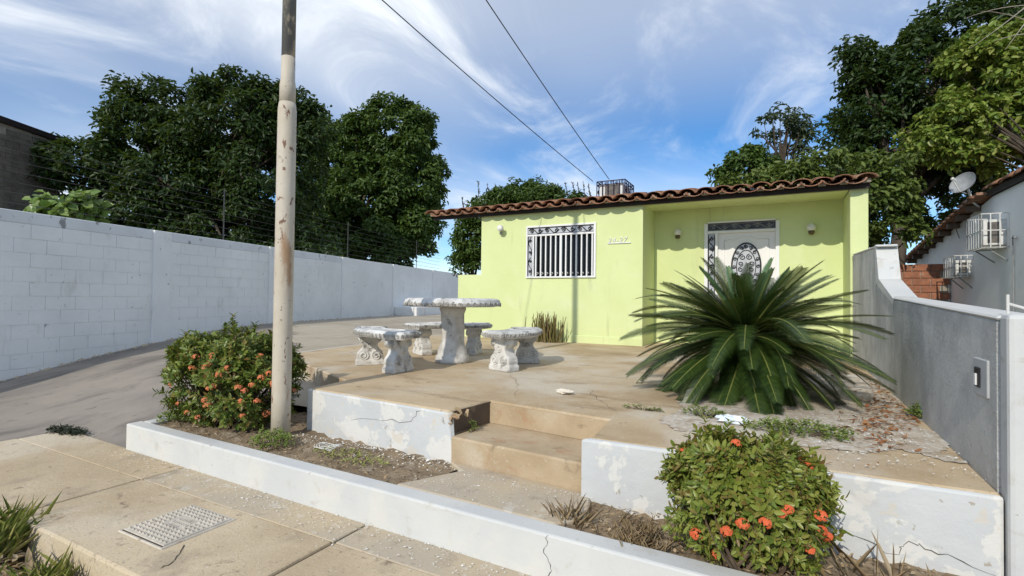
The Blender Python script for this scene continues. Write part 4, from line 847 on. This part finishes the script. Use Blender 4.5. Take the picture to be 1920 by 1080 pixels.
P, Dv, cents = crown_pts([(130, 385, 55, 22), (100, 392, 30, 16), (165, 390, 30, 18)], 10.2, .22, 12, 2.0); t = thing('large_leaf_shrub', 'pale green big leaved shrub poking over the left wall', 'shrub', (*at(130, 400, 10.2)[:2], 1.2), 'shrubs behind the house')
t['group'] = 'shrub over the left wall'
cw_ = np.array(W3(0, 0, 0)); sh_ = np.dot(P-WP0, WN); P = P-WN*np.maximum(0, sh_+.35)[:, None]
n = len(P); nrm = unit(np.array([.25, -.75, .55])+rng.normal(size=(n, 3))*.35); d = unit(rng.normal(size=(n, 3))*.7+np.array([0, 0, -.5])); d = unit(d-nrm*np.sum(d*nrm, 1, keepdims=True)); L = rng.uniform(.14, .26, n)
V, F = leaf_arrays(P, d, nrm, L, L*.8); quad_mesh('foliage', V, F, 'leaf_big', t)
mb = MB()
for k in range(10): e = P[rng.integers(n)]; mb.tube([np.array(t.location)+np.array([0, 0, -2]), e], [.02, .006], 5)
obj('stem', mb, 'stem_brown', t)
# ---- flowering ixora bushes
def ixora(label, base, rx, ry, h, n_shoot, mt, heads, petal, sprouts=0, seed=1, leaf=.055):
    r = np.random.default_rng(seed); t = thing('flowering_bush', label, 'bush', base, 'flowering bushes in the planters'); b = np.array(base)
    def surf(n, lo=.8, hi=1.0):
        q = r.normal(size=(n, 3)); q /= np.linalg.norm(q, axis=1, keepdims=True); q = np.sign(q)*np.abs(q)**.72
        q[:, 2] = np.abs(q[:, 2])*np.where(r.random(n) < .82, 1, -1); rad = r.uniform(lo, hi, (n, 1))*(1+.08*np.sin(q[:, :1]*9+seed)+.08*np.cos(q[:, 1:2]*7+q[:, 2:]*5))*np.where(r.random((n, 1)) < .04, 1.10, 1)
        return b+np.array([0, 0, h*.52])+q*np.array([rx, ry, h*.5])*rad, q
    tips, q = surf(n_shoot); ax = unit(q*np.array([1/rx, 1/ry, 1/h])*.5+np.array([0, 0, .45])+r.normal(size=(n_shoot, 3))*.35)
    tips2, q2 = surf(n_shoot//3, .35, .8); ax2 = unit(q2+np.array([0, 0, .6])+r.normal(size=(len(q2), 3))*.4); tips = np.concatenate([tips, tips2]); ax = np.concatenate([ax, ax2])
    if sprouts:
        k = r.integers(0, n_shoot, 4000); k = k[(tips[k, 2] > b[2]+h*.75)][:sprouts]; 
        for i in k:
            hh = r.uniform(.06, .17)
            for s in np.arange(0, hh, .022): tips = np.vstack([tips, tips[i]+np.array([r.normal()*.004, r.normal()*.004, s])]); ax = np.vstack([ax, unit(np.array([[r.normal()*.1, r.normal()*.1, 1.]]))])
    keep = tips[:, 2] > b[2]+.02; tips, ax = tips[keep], ax[keep]; Ps, Ds, Ns = [], [], []
    n = len(tips); e1 = unit(np.cross(ax, r.normal(size=(n, 3)))); e2 = np.cross(ax, e1)
    for k in range(9):
        a = k*2.4+r.uniform(0, 1, n); out = e1*np.cos(a)[:, None]+e2*np.sin(a)[:, None]; lift = .25+.9*(k/9)
        Ps.append(tips-ax*(.05*(1-k/9))[..., None] if False else tips-ax*.055*(1-k/9)); Ds.append(unit(out+ax*lift)); Ns.append(unit(ax-out*lift*.6+r.normal(size=(n, 3))*.15))
    P = np.concatenate(Ps); L = leaf*r.uniform(.45, 1.45, len(P)); V, F = leaf_arrays(P, np.concatenate(Ds), np.concatenate(Ns), L, L*.42, .12, .12); quad_mesh('foliage', V, F, mt, t)
    mb = MB()
    for i in r.choice(n, 150, replace=False):
        s = b+np.array([r.normal()*.08, r.normal()*.08, 0]); e = tips[i]; mb.tube(bezier(s, (s+e)/2+np.array([(e-s)[0]*.2, (e-s)[1]*.2, -.02]), e, 6), [.009, .008, .007, .005, .004, .003], 4)
    obj('stems', mb, 'stem_brown', t)['kind'] = 'stuff'
    for (px, py) in heads:     # each flower head where the photograph shows it, on the bush's near surface
        d = ray(px, py); o = (CO-(b+np.array([0, 0, h*.52])))/np.array([rx, ry, h*.5]); dd = d/np.array([rx, ry, h*.5])
        A, B_, C_ = dd@dd, 2*o@dd, o@o-1.04; disc = B_*B_-4*A*C_
        tt = (-B_-math.sqrt(disc))/(2*A) if disc > 0 else -B_/(2*A)
        c = CO+d*tt*.99
        if disc <= 0:      # the head sits on the outline: nearest point of the bush surface
            q_ = o+dd*tt; q_ = q_/np.linalg.norm(q_)*.98; c = b+np.array([0, 0, h*.52])+q_*np.array([rx, ry, h*.5])
        nn = unit((unit((c-b-np.array([0, 0, h*.4]))[None])*.6+np.array([[-.1, -.35, .5]])))[0]; R0 = r.uniform(.017, .029)*(1.35 if rx > .5 else 1)
        m_ = 26; q = unit(r.normal(size=(m_, 3))+nn*1.3); c3 = c+q*R0*np.array([1, 1, .8]); Pp, Dp, Np = [], [], []
        f1 = unit(np.cross(q, r.normal(size=(m_, 3)))); f2 = np.cross(q, f1)
        for k in range(4): a = k*PI/2; o_ = f1*math.cos(a)+f2*math.sin(a); Pp.append(c3); Dp.append(unit(o_+q*.15)); Np.append(q)
        V, F = leaf_arrays(np.concatenate(Pp), np.concatenate(Dp), np.concatenate(Np), r.uniform(.007, .010), .0065, .05, .1); quad_mesh('flower_head', V, F, petal, t)
    return t
hb1 = [(367, 670), (330, 662), (392, 683), (400, 668), (318, 680), (294, 698), (360, 690), (386, 690), (426, 690), (412, 702), (307, 724), (306, 748), (302, 772), (352, 773), (385, 750), (403, 725), (392, 728), (372, 782), (390, 760), (488, 668), (504, 700), (490, 708), (472, 722), (447, 727), (458, 733), (452, 752), (482, 752), (455, 780), (500, 776), (556, 735), (510, 720)]
B1 = onz(428, 815, ZP-.03)
ixora('round flowering bush with many orange flower heads beside the steel pole', (-4.42, 2.95, ZP-.04), .62, .45, .82, 2300, 'leaf_ixora_dark', hb1, 'petal_salmon', 40, 3, .044)
hb2 = [(1245, 817), (1293, 812), (1380, 832), (1345, 845), (1540, 862), (1478, 955), (1538, 967), (1435, 980), (1362, 996), (1306, 1001), (1392, 982), (1540, 994), (1560, 1017), (1519, 1031), (1337, 1048), (1552, 1005), (1565, 885), (1465, 963), (1520, 845)]
ixora('compact flowering bush with red flower heads in front of the right planter', (-.14, 2.60, ZP-.05),   .345, .29, .56, 2000, 'leaf_ixora', hb2, 'petal_coral', 10, 5, .034)
# ---- cycad
def frond_mesh(L, droop, name, mt_leaf, width=.17, seed=0, vee=.12):
    r = np.random.default_rng(seed); n = 12; pts = []; a = 0; p = np.array([0., 0, 0]); ang_ = 0
    for i in range(n+1):
        pts.append(p.copy()); ang_ = -droop*(i/n)**1.2; p = p+np.array([math.cos(ang_), 0, math.sin(ang_)])*L/n
    pts = np.array(pts); mb = MB(); mb.tube(pts, [.011*(1-.8*i/n)+.001 for i in range(n+1)], 5); nv, nf = len(mb.v), len(mb.f)
    K = 66
    for k in range(K):
        t = .10+.90*k/(K-1); f = t*n; i = min(int(f), n-1); q = pts[i]*(1-(f-i))+pts[i+1]*(f-i); tg = pts[i+1]-pts[i]; tg /= np.linalg.norm(tg); up = np.array([-tg[2], 0, tg[0]])
        ln = width*(math.sin(PI*min(1, (t*.86+.10)))**.55)*r.uniform(.9, 1.06); fw_ = .45+.55*t
        for s in (-1, 1):
            d = np.array([0, s, 0])+tg*fw_+up*vee; d /= np.linalg.norm(d); wv = tg*.0068; tip = q+d*ln-np.array([0, 0, ln*.10]); mid = q+d*ln*.55
            mb.add([q-wv, q+wv, mid+wv*.9, mid-wv*.9, tip], [(0, 1, 2, 3), (3, 2, 4)])
    me = bpy.data.meshes.new(name); me.from_pydata(mb.v, [], mb.f); me.materials.append(MATS['frond_rib']); me.materials.append(MATS[mt_leaf])
    me.polygons.foreach_set('material_index', [0]*nf+[1]*(len(mb.f)-nf)); me.update(); return me
CYB = np.array([*onz(1398, 738)[:2], 0.])
cy_ = thing('cycad', 'large dark green cycad with long arching fronds in front of the door', 'cycad', CYB)
prof = [(.20, 0), (.21, .1), (.19, .3), (.17, .42), (.10, .52), (.02, .56)]
obj('trunk', MB().lathe(prof, CYB, 18, lambda t, z: 1+.06*math.sin(9*t+z*40)), 'bark', cy_)
vars_ = [frond_mesh(1.18, dr_, 'frond', 'frond_leaf', .165, i) for i, dr_ in enumerate((.45, .65, .85, 1.1, .35))]; newv = [frond_mesh(.66, .30, 'frond', 'frond_new', .10, 9, .5), frond_mesh(.60, .2, 'frond', 'frond_new', .09, 10, .6)]
def add_frond(me, az, el, roll, sc, h):
    o = bpy.data.objects.new('frond', me); COL.objects.link(o); o.parent = cy_
    o.matrix_local = Matrix.Translation((math.cos(az)*.05, math.sin(az)*.05, h)) @ Matrix.Rotation(az, 4, 'Z') @ Matrix.Rotation(-el, 4, 'Y') @ Matrix.Rotation(roll, 4, 'X') @ Matrix.Scale(sc, 4)
nfr = 185
for i in range(nfr):
    t = i/nfr; el = math.radians(60-94*t**.85+rng.uniform(-8, 8)); az = i*2.39996+rng.uniform(-.12, .12)
    me_ = vars_[rng.integers(0, 4)] if t > .2 else vars_[(0, 4)[i % 2]]
    add_frond(me_, az, el, rng.uniform(-.5, .5), rng.uniform(.70, .91)*(1-.22*(t < .15)), .56-.14*t)
for i in range(7): add_frond(newv[i % 2], i*2.4+.5, math.radians(rng.uniform(62, 82)), rng.uniform(-.3, .3), rng.uniform(.9, 1.1), .5)
# ---- weeds, grass, succulents
def tuft(name, label, cat, base, n, h, spread, mt, width=.008, lean=.5, group=None, seed=0, segs=2):
    r = np.random.default_rng(seed); t = thing(name, label, cat, base, group); b = np.array(base)
    P = b+np.c_[r.normal(size=(n, 2))*spread, np.zeros(n)]; az = r.uniform(0, 2*PI, n); ln = r.uniform(.1, lean, n); d = unit(np.c_[np.cos(az)*ln, np.sin(az)*ln, np.ones(n)]); out = np.c_[np.cos(az), np.sin(az), np.zeros(n)]
    V, F = leaf_arrays(P, d, unit(-out+d*.01+r.normal(size=(n, 3))*.2), h*r.uniform(.45, 1.15, n), width*r.uniform(.7, 1.3, n), .1, .3); quad_mesh('blades', V, F, mt, t, 'stuff'); return t
def weed(label, base, n, rx, ry, h, leaf, mt='weed_leaf', seed=0, group='weeds in the planters and paving', name='weed_clump', cat='weed', asp=.4):
    r = np.random.default_rng(seed); t = thing(name, label, cat, base, group); b = np.array(base); q = r.uniform(-1, 1, (n, 2)); q = q[(q**2).sum(1) < 1]; n = len(q); m_ = 7
    hh = h*(1-(q**2).sum(1)*.6)*r.uniform(.3, 1, n); P = b+np.c_[q*np.array([rx, ry]), hh]; P = np.repeat(P, m_, 0)+r.normal(size=(n*m_, 3))*leaf*.3
    d = unit(r.normal(size=(n*m_, 3))*np.array([1, 1, .35])+np.array([0, 0, .25])); V, F = leaf_arrays(P, d, unit(np.array([0, 0, 1])+r.normal(size=(n*m_, 3))*.3), leaf*r.uniform(.6, 1.3, n*m_), leaf*asp, .1, .15); quad_mesh('leaves', V, F, mt, t)
    mb = MB()
    for i in range(min(n, 24)): mb.tube([b+np.array([*(q[i]*np.array([rx, ry])*.4), 0]), b+np.array([*(q[i]*np.array([rx, ry])), hh[i]])], .0025, 3)
    obj('stalks', mb, 'stem_brown', t)['kind'] = 'stuff'; return t
zpl = ZP-.02
weed('green weed clump at the foot of the steel pole', (-3.50, 2.66, zpl), 170, .20, .13, .14, .024, seed=1)
weed('bright green weed at the left end of the white kerb', (-4.93, 2.72, zpl), 130, .16, .12, .12, .026, seed=2)
weed('light green weed patch spreading in front of the cycad', (*onz(1500, 815)[:2], .005), 230, .30, .12, .09, .024, seed=3)
weed('sparse green weeds beside the crumpled plastic at the cycad', (*onz(1318, 782)[:2], .005), 90, .15, .07, .08, .02, seed=4)
weed('small leafy weed at the base of the gray wall', (*onz(1728, 785)[:2], .005), 70, .09, .09, .10, .028, seed=5)
weed('thin strip of dry weeds in the terrace crack', (*onz(1205, 769)[:2], .003), 60, .17, .03, .035, .014, seed=6)
weed('short dry weeds growing in the soil under the left retaining wall', (-2.75, 2.72, zpl), 110, .35, .12, .06, .018, 'grass_blade', seed=7)
weed('dark wet algae clump spread on the driveway', (*onz(125, 812, -.58)[:2], zdrive(-5.9, 2.6)+.002), 150, .30, .10, .025, .03, 'algae_dark', seed=8, name='algae_clump')
weed('small green sprig on the shaded step side', (-2.0, 3.2, -.17), 14, .03, .06, .10, .022, seed=11)
for k, (px, py) in enumerate(((500, 800), (545, 790), (560, 805), (1510, 790), (1530, 795))):
    pass
tuft('grass_tuft', 'tall green grass tuft at the lower left beside the kerb', 'grass', (-4.08, 1.22, ZT), 380, .28, .10, 'grass_blade', .0042, .7, 'grass by the kerb', 1)
tuft('grass_tuft', 'shorter grass tuft growing against the kerb stone', 'grass', (-3.36, 1.20, ZT), 160, .18, .08, 'grass_blade', .004, .7, 'grass by the kerb', 2)
tuft('dry_grass_clump', 'dry brown stalks beside the lower landing and right planter', 'grass', (-.98, 2.56, ZP-.05), 70, .15, .04, 'leaf_litter_dry', .0035, .5, 'dry grass in the right planter', 3)
tuft('dry_grass_clump', 'sparse thin dry stems in the soil right of the red flowered bush', 'grass', (.42, 2.62, ZP-.05), 18, .24, .09, 'leaf_litter_dry', .0035, .6, 'dry grass in the right planter', 4)
tuft('dry_grass_clump', 'dry weedy stalks in front of the red flowered bush', 'grass', (-.62, 2.56, ZP-.05), 260, .10, .08, 'leaf_litter_dry', .0035, .9, 'dry grass in the right planter', 5)
sp = np.array([*onz(1028, 641)[:2], 0.]); t = thing('spurge_plant', 'spiky brownish succulent clump against the green facade', 'succulent', sp)
r = np.random.default_rng(4); mb = MB()
for i in range(110):
    az = r.uniform(0, 2*PI); b = sp+np.array([r.normal()*.15, r.normal()*.05-.08, 0]); ln = r.uniform(.25, .55); lean = r.uniform(.05, .45); d = np.array([math.cos(az)*lean, math.sin(az)*lean*.5, 1]); d /= np.linalg.norm(d)
    mb.tube([b, b+d*ln*.5, b+d*ln+np.array([0, 0, .03])], [.010, .010, .005], 5)
obj('stems', mb, 'spurge_stem', t)
# ---- litter
def scatter(name, label, cat, gen, n, size, mt, asp=.5, seed=0, tilt=.35):
    r = np.random.default_rng(seed); P = np.array([gen(r) for _ in range(n)]); az = r.uniform(0, 2*PI, n); d = np.c_[np.cos(az), np.sin(az), r.normal(size=n)*tilt*.3]
    V, F = leaf_arrays(P, d, unit(np.array([0, 0, 1])+r.normal(size=(n, 3))*tilt), size*r.lognormal(-.25, .55, n), size*asp*r.lognormal(-.1, .4, n), .12, .1); o = quad_mesh(name, V, F, mt, None, 'stuff'); return tag(o, label, cat)
def g_red(r):
    p = onz(1660+r.normal()*38, 775+r.normal()*36); return (min(p[0], .84), max(p[1], 3.0), .018)
scatter('fallen_leaves', 'reddish brown fallen leaves on the gravel by the gray wall', 'leaves', g_red, 420, .04, 'leaf_litter_red', .4, 1)
scatter('fallen_leaves', 'dry pale leaves heaped in the gutter at lower left', 'leaves', lambda r: (-3.7+r.uniform(-.6, 1.0), 1.12+r.normal()*.10, ZT+.01+abs(r.normal())*.03), 700, .05, 'leaf_litter_dry', .5, 2, .6)
scatter('fallen_leaves', 'small dry leaves strewn over the left planter soil', 'leaves', lambda r: (r.uniform(-4.9, -2.0), 2.5+abs(r.normal())*.2, ZP-.01), 500, .022, 'leaf_litter_dry', .5, 3, .6)
scatter('fallen_leaves', 'dry brown leaves covering the right planter soil', 'leaves', lambda r: (r.uniform(-.98, .82), r.uniform(2.42, 2.85), ZP-.01), 700, .024, 'leaf_litter_dry', .4, 4, .6)
def chips(r):
    x = r.uniform(-5.2, .6); off = abs(r.normal())*.14+.004; y = curb_y(x)-off
    return (x, y, ZS+.006)
o = scatter('paint_chips', 'white paint flakes strewn along the foot of the kerb', 'flakes', chips, 900, .010, 'chip_white', .7, 5, .08)
def chips2(r): return (r.uniform(-2.05, -.95), 2.48+abs(r.normal())*.2 if r.random() < .5 else 2.88-abs(r.normal())*.07, ZP+.004)
scatter('paint_chips', 'white paint flakes on the landing below the steps', 'flakes', lambda r: (lambda p: (p[0], min(p[1], 2.85), p[2]))(chips2(r)), 300, .010, 'chip_white', .7, 6, .08)
scatter('paint_chips', 'white flakes scattered on the gravel by the gray wall', 'flakes', lambda r: (r.uniform(.15, .85), r.uniform(3.0, 6.5), .019), 700, .013, 'chip_white', .7, 7, .15)
scatter('paint_chips', 'loose white flakes heaped under the left retaining wall', 'flakes', lambda r: (r.uniform(-3.6, -2.0), 3.0-abs(r.normal())*.12, ZP-.005), 350, .014, 'chip_white', .7, 8, .4)
def crumple(name, label, cat, c, rx, ry, rz, mt, seed):
    r = np.random.default_rng(seed); mb = MB(); n, k = 16, 9
    for i in range(k+1):
        for j in range(n):
            a, e = 2*PI*j/n, PI*i/k; f = r.uniform(.6, 1.15); mb.v.append((c[0]+rx*f*math.cos(a)*math.sin(e), c[1]+ry*f*math.sin(a)*math.sin(e), max(c[2]+.002, c[2]+rz*(.75+f*math.cos(e)*.8))))
    for i in range(k):
        for j in range(n): mb.f.append((i*n+j, (i+1)*n+j, (i+1)*n+(j+1) % n, i*n+(j+1) % n))
    return tag(obj(name, mb, mt), label, cat)
crumple('rag', 'crumpled off white rag lying on the terrace', 'rag', (*onz(1058, 739)[:2], .0), .085, .05, .028, 'rag', 1)
crumple('plastic_bag', 'crumpled clear plastic lying in front of the cycad', 'litter', (*onz(1375, 796)[:2], .0), .115, .05, .04, 'plastic_clear', 2)
mb = MB(); wc = np.array([-2.98, 2.74, ZP+.01])
for k in range(4): mb.tube([wc+np.array([(.06+.012*k)*math.cos(a), (.035+.008*k)*math.sin(a+.3*k), .006*k+.012*math.sin(2*a+k)+.012]) for a in np.linspace(k, k+5.8, 22)], .0028, 4)
tag(obj('wire_coil', mb, 'metal_white'), 'small tangle of white wire in the left planter soil', 'wire')
